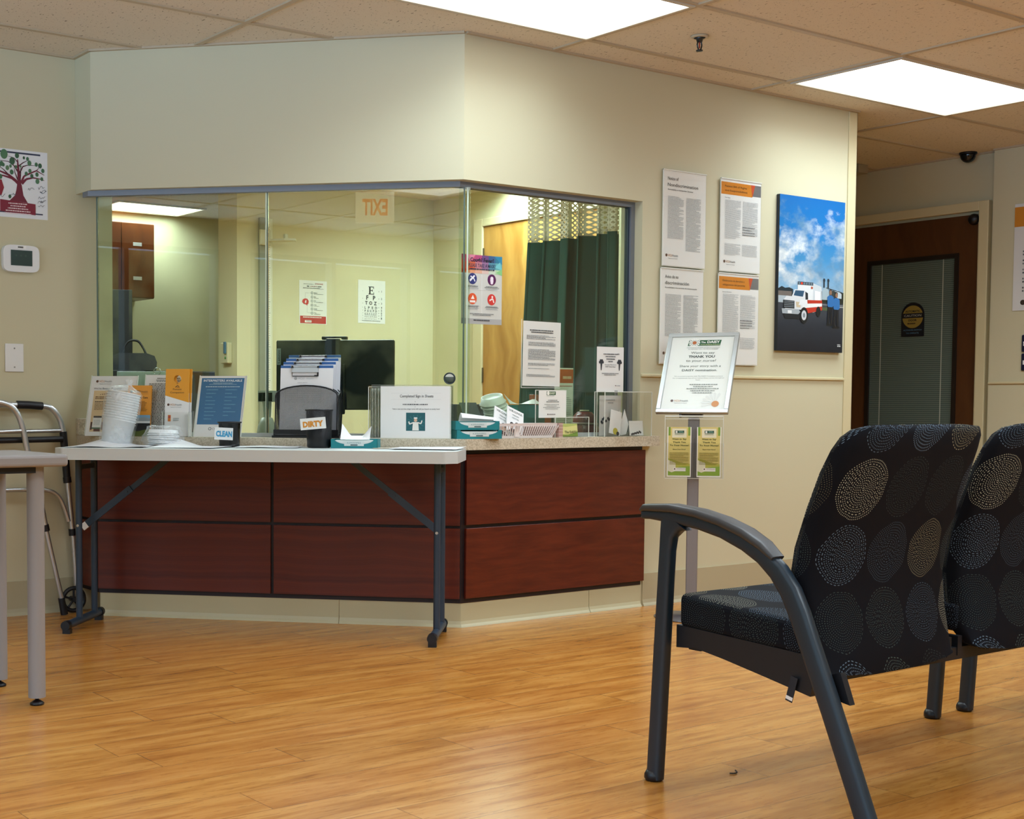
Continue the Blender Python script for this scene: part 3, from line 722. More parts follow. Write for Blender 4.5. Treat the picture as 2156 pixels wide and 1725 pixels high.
def thank_leaflet(x, lab):
    p = ps + Matrix.Rotation(radians(-45),4,'Z') @ Vector((x,-.035,.615))
    t = thing('leaflet', lab, 'leaflet', p, radians(-45), 'thank your nurse leaflets')
    pg = Page(.100,.215,'#f0f0ea',.009)
    pg.rect(.04,.0,.96,.97,'#d9c878'); pg.rect(.04,.0,.13,.17,'#7fa23c',2); pg.rect(.87,.0,.96,.17,'#7fa23c',2); pg.rect(.20,.03,.80,.21,'#e8e3c6',2)
    pg.poly([(.04,.62),(.3,.66),(.62,.72),(.96,.74),(.96,.97),(.04,.97)],'#b7b64e',2); pg.poly([(.04,.88),(.2,.9),(.5,.80),(.96,.78),(.96,.97),(.04,.97)],'#8aab3e',2); pg.poly([(.04,.66),(.36,.72),(.36,.88),(.2,.91),(.04,.88)],'#e5e2c8',3)
    pg.rect(.31,.07,.70,.125,'#1d4a3a',3); pg.disc(.38,.098,.045,'#eef0ea',4); pg.greek(.47,.08,.68,.115,2,'#8fc0b0',3); pg.greek(.31,.135,.69,.16,2,'#6d8d80',4)
    for i, (s, w) in enumerate((('Want to Say',.60),('Thank You',.54),('To Your Nurse?',.80))): pg.text(s,.5,.255+i*.062,.031,'#2f4a2c',bold=.02,width=w,k=4)
    pg.text('Share Your Story!',.5,.455,.02,'#2f3a22',bold=.02,width=.54,k=4); pg.greek(.1,.51,.9,.76,12,'#857a2e',6,.45)
    pg.rect(.26,.815,.78,.885,'#efeee8',4); pg.disc(.32,.84,.03,'#5a2a2a',5); pg.text('VCUHealth',.58,.845,.018,'#7a5a4a',width=.36,k=5)
    pg.build('printed_cover', t); return t
thank_leaflet(-.062,'yellow green leaflet in the left pocket of the sign stand holder')
thank_leaflet(.062,'yellow green leaflet in the right pocket of the sign stand holder')

# ================================================================ RIGHT WALL POSTERS
def holder(name, lab, x, z, w, h, fill, grp='acrylic wall notices'):
    t = thing(name, lab, 'notice', (x,0,z), 0, grp)
    pg = Page(w-.006,h-.008,'#f8f9f8',.001,.35,y=-.012); fill(pg); pg.build('printed_sheet', t, loc=(0,0,.004))
    b = MB(); b.box(-w/2,-.011,0,w/2,-.008,h,M_ACEDGE); b.box(-w/2,-.0152,0,w/2,-.0135,h,M_ACRYL); b.box(-w/2,-.0155,h-.004,w/2,-.008,h,M_ACEDGE)
    for xx in (-.09,.09):
        b.box(xx-.01,-.008,.03,xx+.01,-.0,.05,M_ACEDGE); b.box(xx-.01,-.008,h-.05,xx+.01,-.0,h-.03,M_ACEDGE)
    b.build('acrylic_panel', t); return t
def notice(a, b_, c, seed):
    def f(pg):
        pg.text(a,.09,.10,.036,'#33383c','l',.006,xs=.85); pg.text(b_,.09,.165,.036,'#33383c','l',.006,width=.72 if seed == 1 else .57); pg.text(c,.09,.205,.014,'#24282c','l',.012,.60 if seed == 1 else .76)
        pg.greek(.10,.27,.47,.72,34,'#8f9398',seed,.38); pg.greek(.53,.27,.88,.84,42,'#888c91',seed+9,.38); pg.logo(.06,.905,.026)
    return f
def rights(a, b_, seed):
    def f(pg):
        pg.poly([(.0,.03),(.74,.03),(.78,.165),(.0,.165)],'#e08a1e'); pg.poly([(.74,.03),(.85,.03),(.78,.165)],'#d4502a',2); pg.poly([(.83,.03),(1,.03),(1,.155),(.785,.155)],'#77777a')
        pg.text(a,.09,.085,.022,'#5b3c14','l',width=.55); pg.text(b_,.09,.13,.022,'#5b3c14','l',width=.56)
        pg.text('Patient Rights' if seed < 30 else 'Derechos del paciente',.09,.205,.012,'#6a6e74','l')
        pg.greek(.10,.225,.49,.65,40,'#a3a6aa',seed,.4); pg.greek(.54,.225,.92,.60,34,'#a9acb0',seed+3,.4); pg.greek(.10,.70,.49,.83,12,'#a3a6aa',seed+5,.4); pg.greek(.54,.70,.92,.83,12,'#a9acb0',seed+6,.4)
        for i in range(4): pg.greek(.54,.505+i*.028,.85,.513+i*.028,1,'#55595f',seed+i,.9)
        pg.logo(.08,.91,.026)
    return f
holder('wall_notice','upper left acrylic wall notice about nondiscrimination in English',1.313,1.562,.291,.440,notice('Notice of','Nondiscrimination','Accessibility to Interpreter Services',1))
holder('wall_notice','lower left acrylic wall notice in Spanish behind the tilted sign frame',1.304,1.113,.291,.442,notice('Aviso de no','discriminaci\u00f3n','Accesibilidad a los servicios de interpretaci\u00f3n',2))
holder('wall_notice','upper wall notice with orange banner on patient rights in English',1.708,1.560,.294,.440,rights('Patient Bill of Rights','and Responsibilities',20))
holder('wall_notice','lower wall notice with orange banner on patient rights in Spanish',1.702,1.116,.294,.438,rights('Declaraci\u00f3n de derechos y','obligaciones del paciente',40))
# ambulance photo on a thick panel
t = thing('photo_panel', 'tall photo panel of an ambulance and crew under a blue sky', 'picture', (2.246,0,1.194))
W, Hh = .520, .766
b = MB(); b.box(-W/2,-.020,0,W/2,-.002,Hh,mat('#1a2533', .4)); b.build('panel', t)
def sky_print():
    g = G('printed_sky'); o = g.obj(); x, y, z = g.sep(o)
    n = g.noise(g.comb(g.m('MULTIPLY', x, 5.5), 0., g.m('MULTIPLY', z, 9)), 1., 6, .62)
    hz = g.m('DIVIDE', z, Hh)
    blue = g.ramp(hz, [(.36, '#8fb6cf'), (.6, '#3f87b8'), (.8, '#1470b0'), (1., '#0e63a8')])
    amt = g.m('SUBTRACT', g.m('MULTIPLY', g.m('SUBTRACT', n, .43), 5.5), g.m('MULTIPLY', g.m('MAXIMUM', g.m('SUBTRACT', hz, .80), 0.), 4.))
    amt = g.m('MINIMUM', g.m('MAXIMUM', amt, 0.), 1.)
    n2 = g.noise(g.comb(g.m('MULTIPLY', x, 3.5), 3., g.m('MULTIPLY', z, 6)), 1., 4)
    c = g.mix(amt, blue, g.ramp(n2, [(.4, '#5e86a3'), (.6, '#e4e6e2')]))
    g.col(c); g.r(.35, .4); return g.mat
def road_print():
    g = G('printed_road'); o = g.obj(); x, y, z = g.sep(o)
    n = g.noise(o, 14, 4); g.col(g.ramp(g.m('ADD', g.m('DIVIDE', z, Hh), g.m('MULTIPLY', n, .1)), [(.05, '#0c1220'), (.22, '#232a35'), (.36, '#3b4048')])); g.r(.35, .4); return g.mat
pg = Page(W,Hh,None,rough=.35,y=-.020)
pg.rect(0,0,1,.66,sky_print()); pg.rect(0,.66,1,1,road_print())
pg.poly([(0,.60),(.05,.585),(.1,.595),(.16,.59),(.22,.60),(.22,.665),(0,.665)],'#1b2a33',2); pg.rect(0,.615,.2,.65,'#6d6660',2); pg.rect(0,.645,.12,.69,'#a9b6bd',3)
pg.rect(.64,.60,1,.675,'#20261f',2); pg.poly([(.66,.60),(.72,.57),(.78,.60),(.78,.655),(.66,.655)],'#9eb2ba',3); pg.poly([(.82,.60),(.9,.585),(.97,.61),(.97,.64),(.82,.64)],'#b4c2c8',3); pg.poly([(.80,.60),(.83,.59),(.9,.60),(.9,.65),(.80,.65)],'#333b3a',4)
for x in (.69,.755): pg.rect(x-.012,.515,x+.012,.575,'#25313c',3); pg.disc(x,.527,.018,'#25313c',4)
pg.line([(.72,.575),(.98,.60)],.004,'#333d44',3); pg.rect(.66,.685,1,.69,'#8b8f90',3); pg.rect(.86,.695,1,.700,'#b9bcbb',3); pg.rect(.64,.705,.75,.725,'#4c5a3a',2)
# ambulance
pg.poly([(.285,.552),(.52,.552),(.52,.70),(.285,.64)],'#dfe3e4',5); pg.poly([(.52,.552),(.65,.572),(.66,.72),(.52,.745)],'#c8d0d4',5)
pg.rect(.285,.548,.52,.568,'#29323a',6)
for i in range(6): pg.rect(.295+i*.037,.551,.322+i*.037,.565,'#6a7f8c' if i != 1 else '#e8402a',7)
pg.rect(.485,.575,.515,.59,'#b5563a',7); pg.poly([(.55,.60),(.63,.605),(.63,.66),(.55,.665)],'#eef1f2',6)
pg.poly([(.36,.665),(.66,.66),(.665,.69),(.36,.705)],'#b8301f',6); pg.poly([(.36,.715),(.665,.695),(.665,.725),(.36,.76)],'#b8301f',6); pg.poly([(.36,.69),(.66,.68),(.66,.70),(.36,.72)],'#e6e6e2',7)
pg.poly([(.20,.645),(.24,.60),(.40,.60),(.42,.66),(.40,.70),(.20,.665)],'#d9dde0',6); pg.poly([(.225,.64),(.25,.606),(.385,.606),(.365,.645)],'#29506e',7); pg.poly([(.40,.61),(.44,.62),(.445,.66),(.405,.665)],'#222b33',7)
pg.poly([(.08,.67),(.12,.645),(.38,.65),(.40,.67),(.40,.73),(.10,.73)],'#d4d8da',6)
pg.poly([(.07,.672),(.24,.675),(.24,.725),(.08,.725)],'#1f262d',7)
for i in range(4): pg.rect(.085,.680+i*.011,.23,.683+i*.011,'#8b959c',8)
pg.poly([(.26,.68),(.33,.68),(.33,.715),(.27,.715)],'#c7b79a',7); pg.poly([(.05,.728),(.30,.728),(.33,.745),(.30,.76),(.06,.76)],'#9fa7ac',7); pg.poly([(.06,.745),(.36,.742),(.36,.79),(.10,.79)],'#141a22',6); pg.rect(.14,.738,.20,.757,'#dfe2e2',8)
pg.disc(.385,.765,.062,'#10151b',8,ar=1.25); pg.disc(.385,.765,.038,'#c9ced2',9,ar=1.25); pg.disc(.385,.765,.018,'#7d858b',10,ar=1.25); pg.disc(.605,.735,.035,'#10151b',7,ar=1.4)
pg.poly([(.30,.70),(.33,.665),(.43,.662),(.44,.70),(.42,.71),(.36,.70)],'#dfe2e3',7)
# two crew members
for cx, top, sc in ((.79,.605,1.),(.885,.62,.98)):
    pg.disc(cx,top,.020,'#8c6a55',9,ar=1.2); pg.disc(cx,top-.008,.021,'#1f1a18',8,ar=1.); 
    pg.poly([(cx-.05,top+.03),(cx-.02,top+.018),(cx+.02,top+.018),(cx+.05,top+.03),(cx+.055,top+.085),(cx+.038,top+.09),(cx+.035,top+.095),(cx-.035,top+.095),(cx-.045,top+.085)],'#2a6aa8',9)
    pg.poly([(cx-.038,top+.093),(cx+.038,top+.093),(cx+.042,top+.20),(cx+.01,top+.205),(cx,top+.12),(cx-.012,top+.205),(cx-.045,top+.20)],'#10141d',8)
    pg.poly([(cx-.05,top+.205),(cx+.05,top+.205),(cx+.06,top+.215),(cx-.055,top+.215)],'#0c1016',9)
pg.greek(.9,.945,.98,.965,2,'#c9cdd0',4,.6,'c')
pg.build('printed_photo', t)

# ================================================================ LEFT WALL: poster, thermostat, blank plate
t = thing('tree_poster', 'white poster of a maroon tree with green thumbprint leaves and signatures', 'poster', (-1.43,1.3,1.722))
W, Hh = .325, .290
b = MB(); pg = Page(W,Hh,'#e2e6ea',.001,y=-.0014)
NV = '#2a3450'; MR = '#6d1230'
pg.rect(0,.035,.90,.06,NV); pg.rect(0,.915,.93,.935,NV)
def U(px): return (px+250)/1270.   # poster drawing coordinates
def V(py): return (py-120)/1500.
def PT(*a): return [(U(x),V(y)) for x,y in a]
pg.poly(PT((480,880),(560,880),(575,1010),(590,1120),(665,1275),(345,1255),(440,1130),(465,1010)),MR,2)
for pts, ws in ((((520,900),(512,700),(497,480),(490,330)),[.028,.020,.013,.006]),(((500,860),(420,770),(330,690),(190,630),(80,640),(0,590)),[.022,.018,.015,.010,.007,.003]),(((500,850),(390,760),(240,720),(60,710),(-60,690)),[.02,.015,.010,.006,.003]),
    (((560,860),(640,750),(760,705),(870,715),(960,745)),[.020,.014,.010,.006,.003]),(((550,840),(600,690),(700,620),(820,540),(960,625)),[.017,.012,.010,.008,.003]),(((520,640),(580,480),(660,440),(800,430)),[.010,.008,.005,.002]),
    (((505,480),(590,390),(655,345)),[.009,.006,.003]),(((490,600),(430,480),(330,400),(130,390)),[.010,.007,.005,.002]),(((495,400),(430,310),(330,280)),[.007,.004,.002]),(((330,690),(250,590),(190,540)),[.009,.006,.003]),(((190,630),(110,540),(80,430)),[.008,.006,.003]),(((820,540),(850,500),(870,440)),[.006,.004,.002]),(((530,800),(545,620),(540,500)),[.009,.005,.002]),(((490,780),(440,620),(425,480)),[.009,.005,.002])):
    pg.line([(U(x),V(y)) for x,y in pts], ws, '#4a1028' if ws[0] < .015 else MR, 3)
for x,y,r in ((65,365,.042),(255,245,.05),(395,380,.038),(210,460,.026),(165,520,.022),(240,480,.02),(310,540,.025),(385,625,.026),(40,525,.036),(20,660,.034),(190,745,.026),(480,250,.028),(600,285,.016),(665,300,.02),(697,390,.028),(818,405,.022),(885,425,.026),(935,530,.023),(830,625,.023),(705,560,.022),(640,630,.022),(738,670,.022),(915,715,.02),(838,775,.027),(460,500,.017),(365,495,.018),(540,480,.013),(350,1165,.020),(-70,520,.03),(-120,640,.03),(-40,420,.03)):
    pg.disc(U(x),V(y),r,rnd.choice(['#3f6b4c','#4c7a58','#5b7d5a','#2f5a40']),4,14,1.3)
pg.poly(PT((-160,800),(210,810),(250,980),(205,1150),(-160,1130)),'#8a1830',3); pg.poly(PT((40,1060),(50,1000),(40,930),(75,975),(85,930),(98,975),(125,960),(118,1000),(135,975),(110,1060),(80,1080)),'#d8a890',4); pg.poly(PT((-160,1130),(-100,1040),(0,1030),(70,1090),(60,1145)),'#20304a',4)
pg.greek(U(-130),V(850),U(70),V(900),1,'#e8dcdc',3,.8)
pg.poly(PT((180,1240),(800,1290),(800,1535),(180,1500)),'#7d1230',4)
for i, w in enumerate((.33,.30,.28,.40,.38)): pg.greek(U(490)-w/2,V(1300)+i*.036,U(490)+w/2,V(1300)+i*.036+.016,1,'#e3cfd2',50+i,1.,'c')
for i in range(16):
    R = random.Random(i); x, y = rnd.choice([(680,870),(830,910),(660,980),(900,1010),(700,1110),(830,1140),(850,1260),(860,1370),(400,1010),(380,1110),(150,1200),(60,1300),(60,1370),(60,1440),(-40,1230),(-120,1300)]); 
    x += R.randint(-30,30); y += R.randint(-20,20)
    pg.line([(U(x+k*14),V(y+R.randint(-32,32)-k*5)) for k in range(9)], .0022, '#3d4450', 2)
pg.build('printed_sheet', t)
t = thing('thermostat', 'white wall thermostat with dark green screen under the tree poster', 'thermostat', (-1.398,1.3,1.487))
b = MB(); n = 32; w, h = .081, .0575; pts = []
for i in range(n):
    a = 2*pi*(i+.5)/n; pts.append((math.copysign(abs(cos(a))**.38,cos(a))*w, .0585+math.copysign(abs(sin(a))**.38,sin(a))*h))
b.prism(pts, -.026, -.001, mat('#e3e6e8', .4), 'y', True); b.build('housing', t, .004)
pg = Page(.096,.066,'#2d4644',.001,.15,y=-.0275); 
for i in range(3): pg.disc(.25+i*.22,.35,.05,'#35514d',1)
pg.build('screen', t, loc=(.0,0,.028))
pg = Page(.042,.014,'#f0f1f0',.0006,y=-.0268); pg.greek(.1,.3,.8,.8,1,'#22262c',3,.9); pg.build('label_strip', t, loc=(.0,0,.100))
t = thing('wall_plate', 'white blank wall plate with two screws on the left wall', 'wall plate', (-1.426,1.3,1.06))
b = MB(); b.box(-.0415,-.006,0,.0415,-.0005,.121,mat('#e2e3e2', .4)); b.build('plate', t, .002)
b = MB(); 
for z in (.02,.101): b = MB(); b.tube([(0,-.0075,z),(0,-.004,z)], .0035, mat('#8d8d88', .4), 10); b.build('screw', t)

# ================================================================ HALL: door, sign, cameras; east wall
b = MB()
b.box(4.205,.201,0,4.25,.262,2.15,CREAM); b.box(4.205,1.16,0,4.25,1.24,2.15,CREAM); b.box(4.205,.262,2.093,4.25,1.16,2.15,CREAM); b.box(4.222,.262,0,4.25,.275,2.093,CREAM)
door = struct('door_1', b, .004)
b = MB(); 
for y0,z0,y1,z1 in ((.276,.01,.395,2.075),(1.02,.01,1.155,2.075),(.395,1.852,1.02,2.075),(.395,.01,1.02,.62)): b.box(4.232,y0,z0,4.249,y1,z1,M_HALLWOOD)
b.build('door_leaf', door)
b = MB(); D = mat('#1d1512', .4)
for y0,z0,y1,z1 in ((.395,.62,.42,1.852),(.995,.62,1.02,1.852),(.42,1.825,.995,1.852),(.42,.62,.995,.65)): b.box(4.222,y0,z0,4.249,y1,z1,D)
b.build('vision_frame', door)
def mk_blind():
    g = G('frosted_blind'); x, y, z = g.sep(g.obj())
    s = g.m('SINE', g.m('MULTIPLY', z, 2*pi/.0125)); f = g.m('ADD', .5, g.m('MULTIPLY', s, .5))
    c = g.mix(f, '#4a5853', '#66746c'); v = g.m('MAXIMUM', g.m('LESS_THAN', g.m('ABSOLUTE', g.m('SUBTRACT', y, .50)), .003), g.m('LESS_THAN', g.m('ABSOLUTE', g.m('SUBTRACT', y, .92)), .003))
    g.col(g.mix(v, c, '#a9b0a4')); g.r(.12, .6); g.bump(f, .3, .002); return g.mat
b = MB(); b.box(4.236,.42,.65,4.246,.995,1.825,mk_blind()); b.build('frosted_pane', door)
t = thing('caution_sign', 'arched black and yellow caution sign on the hall door glass', 'sign', (4.235,.695,1.357), -pi/2)
b = MB(); w, h = .078, .213; ar = [(-w,0),(w,0)] + [(w*cos(a), h-w+w*sin(a)) for a in [pi*i/16 for i in range(17)]]
b.prism(ar, -.004, -.0005, mat('#14151c', .4), 'y'); pg = Page(2*w,h,None,mb=b,y=-.0042)
pg.disc(.5,.42,.455,'#8f7a35',1,32); pg.rect(.03,.315,.97,.455,'#101118',2); pg.text('CAUTION',.5,.415,.065,'#b9bcb8',bold=.0,width=.75,k=4); pg.text('AUTOMATIC',.5,.285,.06,'#1a1712',bold=.03,width=.66); pg.text('DOOR',.5,.55,.06,'#1a1712',bold=.03,width=.36); pg.greek(.28,.60,.72,.64,1,'#3a2414',3,.9)
pg.text('ACTIVATE SWITCH',.5,.83,.04,'#5d86a8',width=.8); pg.text('TO OPERATE',.5,.92,.04,'#5d86a8',width=.56)
b.build('plate', t)
t = thing('dome_camera', 'black dome camera under the hall ceiling above the door', 'camera', (4.165,.315,H))
b = MB(); b.lathe([(0,-.012),(.05,-.012),(.05,-.0005),(0,-.0005)], BLK2, 24); b.build('mount', t)
b = MB(); b.lathe([(0,-.062)] + [(.045*cos(a), -.014-.048*sin(a)) for a in [radians(q) for q in (80,65,50,35,20,5)]] + [(.045,-.0125),(0,-.0125)], mat('#080a10', .08), 24); b.build('dome', t)
t = thing('door_sensor', 'small black dome sensor at the top corner of the hall door', 'sensor', (4.222,.300,2.045))
b = MB(); b.T = Matrix.Rotation(-pi/2,4,'Y'); b.lathe([(0,-.004),(.034,-.004),(.034,.004)] + [(.034*cos(a), .004+.03*sin(a)) for a in [radians(q) for q in (15,30,45,60,75)]] + [(0,.034)], BLK2, 20); b.build('dome', t)
t = thing('emergency_light', 'pale emergency light box under the hall ceiling by the corridor corner', 'light fixture', (4.0,1.03,H))
b = MB(); b.box(-.05,-.12,-.055,.05,.055,-.0005,mat('#a39a82', .5)); b.build('housing', t, .004)
b = MB(); b.box(-.03,-.03,-.11,.03,.03,-.056,BLK2); b.build('lamp_head', t, .004)
t = thing('east_poster', 'white notice with orange band at the right edge of the photo', 'notice', (4.19,-.125,1.479), -pi/2)
pg = Page(.305,.620,'#d8d9d8',.004,y=-.006); pg.rect(0,.03,1,.215,'#c98324')
for i in range(5): pg.greek(.18,.44+i*.085,.9,.50+i*.085,2,'#5a5e64',i+60,.5)
pg.disc(.2,.925,.05,'#3a2f25'); pg.build('printed_sheet', t)
for z, lab in ((1.237,'upper dark blue wall switch at the right edge of the photo'),(1.128,'lower dark blue wall switch at the right edge of the photo')):
    t = thing('wall_switch', lab, 'switch', (4.19,-.085,z), -pi/2, 'dark wall switches')
    b = MB(); b.box(-.05,-.012,0,.05,-.0005,.10,mat('#151b38', .35)); b.build('plate', t, .006)
    b = MB(); b.box(-.038,-.0135,.035,-.022,-.0122,.06,WHITE); b.build('symbol', t)
t = thing('sprinkler', 'chrome fire sprinkler head hanging from the ceiling tile', 'sprinkler', (.833,-.50,H))
SPK = mat('#3a4148', .25, .8)
b = MB(); b.lathe([(0,-.001),(.036,-.001),(.038,-.004),(.026,-.010),(.018,-.006),(0,-.006)], mat('#b7a98e', .35), 28); b.build('escutcheon', t)
b = MB(); b.lathe([(0,-.006),(.024,-.0085),(.014,-.014),(.011,-.026),(0,-.026)], SPK, 20)
for sg in (-1,1): b.tube([(sg*.010,0,-.024),(sg*.014,0,-.036),(sg*.010,0,-.050),(sg*.003,0,-.058)], .003, SPK, 8)
b.tube([(0,0,-.025),(0,0,-.05)], .0028, mat('#a03028', .3), 8); b.lathe([(0,-.062),(.014,-.062),(.014,-.058),(0,-.058)], SPK, 18); b.build('head', t)
# exit sign hanging behind the viewer, seen mirrored in the glass
t = thing('exit_sign', 'red and white exit sign seen mirrored in the reception glass', 'sign', (-3.33,-1.93,2.19), radians(-56.5)+pi)
b = MB(); b.box(-.135,-.018,0,.135,.018,.215,mat('#e8e6dc', .4, emit=1.6)); b.box(-.05,-.008,.216,.05,.008,.249,mat('#dddbd0', .4)); b.build('housing', t, .006)
for sg in (1,):
    pg = Page(.27,.215,None,y=-.0185); pg.text('EXIT',.5,.74,.52,'#d8371c',bold=.03,width=.66); o = pg.build('lettering', t); o.data.materials[0] = mat('#e0301a', .5, emit=2.)

# ================================================================ INSIDE THE BOOTH
b = MB(); b.box(2.44,1.62,0,2.479,1.674,2.18,CREAM); b.box(2.44,2.756,0,2.479,2.85,2.18,CREAM); b.box(2.44,1.674,2.128,2.479,2.756,2.18,CREAM)
d2 = struct('door_2', b, .004)
b = MB(); b.box(2.455,1.676,.01,2.478,2.754,2.125,M_DOORWOOD); b.build('door_leaf', d2)
b = MB()
for z in (1.932,1.122,.3): b.box(2.446,2.748,z-.05,2.4545,2.762,z+.05,mat('#6d6a5e',.3,.8))
b.build('hinge', d2)
t = thing('cubicle_curtain', 'dark green privacy curtain with net top behind the right glass', 'curtain', (1.9,1.33,0))
def curt(z0, z1, amp0, amp1, flare, m, name, thick=.0015):
    b = MB(); nu = 150
    R = random.Random(5); ph = [R.uniform(0,6.28) for _ in range(4)]
    vs, uvs = [], []
    nz = 10
    for j in range(nz+1):
        z = z1+(z0-z1)*j/nz; k = j/nz
        for i in range(nu+1):
            u = i/nu; y = -.385+.735*u + flare*k*(u-.1)
            w = sin(2*pi*5.6*u+ph[0]+.5*sin(9*u+ph[1])) ; w = math.copysign(abs(w)**.7, w)
            x = (amp0+(amp1-amp0)*k)*(w+.35*sin(2*pi*2.3*u+ph[2]))
            vs.append((x, y+.018*sin(2*pi*12.6*u+ph[3]), z)); uvs.append((u*1.5, z))
    n1 = nu+1
    fs = [(j*n1+i, j*n1+i+1, (j+1)*n1+i+1, (j+1)*n1+i) for j in range(nz) for i in range(nu)]
    b.add(vs, fs, m, True)
    o = b.build(name, t, fix=False)
    L = o.data.uv_layers.new(name='UVMap')
    for p in o.data.polygons:
        for li in p.loop_indices: L.data[li].uv = uvs[o.data.loops[li].vertex_index]
    sd = o.modifiers.new('thick', 'SOLIDIFY'); sd.thickness = thick
    return o
def cloth(c):
    g = G('curtain_cloth'); n = g.noise(g.obj(), 420, 2); g.col(g.mix(g.m('MULTIPLY', n, .4), c, '#0a1a16')); g.r(.75, .2); g.bump(n, .1, .001); return g.mat
curt(.30, 1.868, .058, .062, .12, cloth('#1f4d44'), 'curtain_cloth')
tag(curt(1.868, 2.33, .058, .058, 0., M_CMESH, 'net_top'), 'pale open net along the top')
b = MB(); b.box(-.012,-.6,ceil_in-.022,.012,1.1,ceil_in-.001,mat('#c9c6b8',.35,.4)); b.build('track', t)
# papers and fittings on the booth back wall
t = thing('stroke_poster', 'stroke warning poster with red footer on the booth back wall', 'poster', (1.450,3.338,1.460))
pg = Page(.222,.292,'#e6e9e4',.001,y=-.0014)
pg.text('WHAT TO KNOW ABOUT',.33,.09,.016,'#3a4a44',bold=.01,width=.36); pg.text('STROKE',.71,.085,.03,'#a33a2c',bold=.02,width=.30); pg.text('BE',.32,.145,.026,'#22262a',bold=.03,width=.09); pg.text('FAST',.52,.145,.024,'#8c4038',bold=.02,width=.24); pg.greek(.66,.122,.80,.145,1,'#55595c',4,.9); pg.greek(.13,.165,.88,.195,2,'#55595c',3,.45)
pg.poly([(.10,.50),(.12,.445),(.20,.415),(.29,.425),(.34,.47),(.33,.53),(.29,.56),(.28,.595),(.26,.56),(.16,.545)],'#c4282c',2); pg.poly([(.23,.45),(.19,.51),(.22,.51),(.20,.54),(.27,.49),(.235,.49),(.26,.455)],'#f0f0ee',3)
pg.line([(.21,.41),(.21,.29),(.42,.285)],.004,'#b9bdb6'); pg.line([(.28,.60),(.28,.735),(.42,.745)],.004,'#b9bdb6')
for i, s in enumerate(('Balance','Eyes','Face','Arms','Speech','Time')):
    v = .285+i*.092; pg.disc(.46,v,.042,'#3d4a4c',2); pg.disc(.46,v,.030,'#cfd6d2',3); pg.text(s,.53,v+.003,.022,'#2b3030','l',.02); pg.greek(.53,v+.018,.86-.1*(i%2),v+.03,1,'#7a7f80',i,.8)
pg.rect(.03,.815,.97,.985,'#b5262a',2); pg.greek(.13,.835,.8,.86,1,'#f0e6e4',5,.8); pg.rect(.20,.915,.44,.965,'#eceae6',3); pg.greek(.24,.925,.42,.955,2,'#8a5a58',5,.5)
pg.build('printed_sheet', t)
t = thing('eye_chart', 'letter eye chart headed by a large E on the booth back wall', 'poster', (1.937,3.338,1.482))
pg = Page(.232,.298,'#e8ebea',.001,y=-.0014)
K = '#171c2a'
def ser(u, v, w, h, st, ch):   # slab serif letters drawn from bars
    R = lambda a,b_,c,d: pg.rect(u+a*w, v+b_*h, u+c*w, v+d*h, K, 3)
    s = st
    if ch in 'EFPDLT':
        if ch != 'T':
            R(.12,0,.12+s,1); R(0,0,.4,.09 if ch!='L' else .09); R(0,.91,.4 if ch in 'FP' else .5,1)
        if ch == 'E': R(.12,0,.95,.1); R(.12,.9,.98,1); R(.12,.45,.75,.55); R(.85,0,.95,.28); R(.88,.72,.98,1); R(.65,.36,.75,.64)
        if ch == 'F': R(.12,0,.95,.1); R(.12,.45,.72,.55); R(.85,0,.95,.26)
ser(.375,.145,.21,.185,.26,'E')
for s, u, v, z in (('F',.335,.45,.10),('P',.585,.455,.10),('T',.30,.565,.078),('O',.46,.565,.078),('Z',.63,.57,.078)): pg.text(s,u,v,z,K,bold=.035)
for r, (row, v, z) in enumerate((('LPED',.665,.058),('PECFD',.735,.048),('EDFCZP',.795,.036),('FELOPZD',.86,.028),('DEFPOTEC',.91,.022))):
    for i, ch_ in enumerate(row): pg.text(ch_, .26+(.40*i/(len(row)-1)), v, z, '#2c3a3a', bold=.03)
for i, v in enumerate((.27,.44,.55,.645,.715,.775,.835,.90)):
    pg.text(str(i+1), .86, v, .045, '#2c3a3a', bold=.02); pg.rect(.74,v-.02,.78,v-.012,'#3a4646'); pg.rect(.16,v-.02,.175,v-.008,'#5a6a66')
pg.rect(.24,.805,.68,.811,'#4a5a5a'); pg.greek(.14,.935,.84,.948,1,'#4a5454',4,.8)
pg.build('printed_sheet', t)
t = thing('height_rod', 'cream wall height measuring rod with sliding headpiece behind the glass', 'height rod', (1.07,3.338,.0))
b = MB(); b.box(-.052,-.025,.6,.0,-.001,2.14,mat('#8d9180',.4)); b.box(.002,-.018,.6,.05,-.001,2.14,mat('#dcdec8',.4)); b.build('rail', t, .003)
b = MB(); b.box(.018,-.021,.62,.034,-.0185,2.12,mat('#e8e8dc',.4))
for i in range(100): b.box(.018,-.0216,.63+i*.0148,.024 if i%5 else .03,-.0212,.6325+i*.0148,mat('#4a4f4a',.5))
b.build('ruler', t)
b = MB(); b.box(-.06,-.045,1.96,.02,-.026,2.06,mat('#cfcfb4',.4)); b.prism([(-.01,-.05),(.05,-.16),(.12,-.19),(.15,-.15),(.12,-.08),(.03,-.035)], 1.985, 1.998, mat('#d6d6bc',.4)); b.box(.07,-.14,1.998,.095,-.115,2.03,mat('#d6d6bc',.4)); b.build('headpiece', t, .003)
t = thing('wall_box', 'beige wall alarm box with blue tab on the end of the booth wall', 'wall box', (.859,3.45,1.187), -pi/2)
b = MB(); b.box(-.05,-.035,0,.05,-.001,.135,mat('#cfc9a6',.45)); b.build('housing', t, .006)
b = MB(); b.box(.012,-.048,.062,.035,-.0355,.14,mat('#3a6d8c',.4)); tag(b.build('tab', t, .003), 'blue tab')
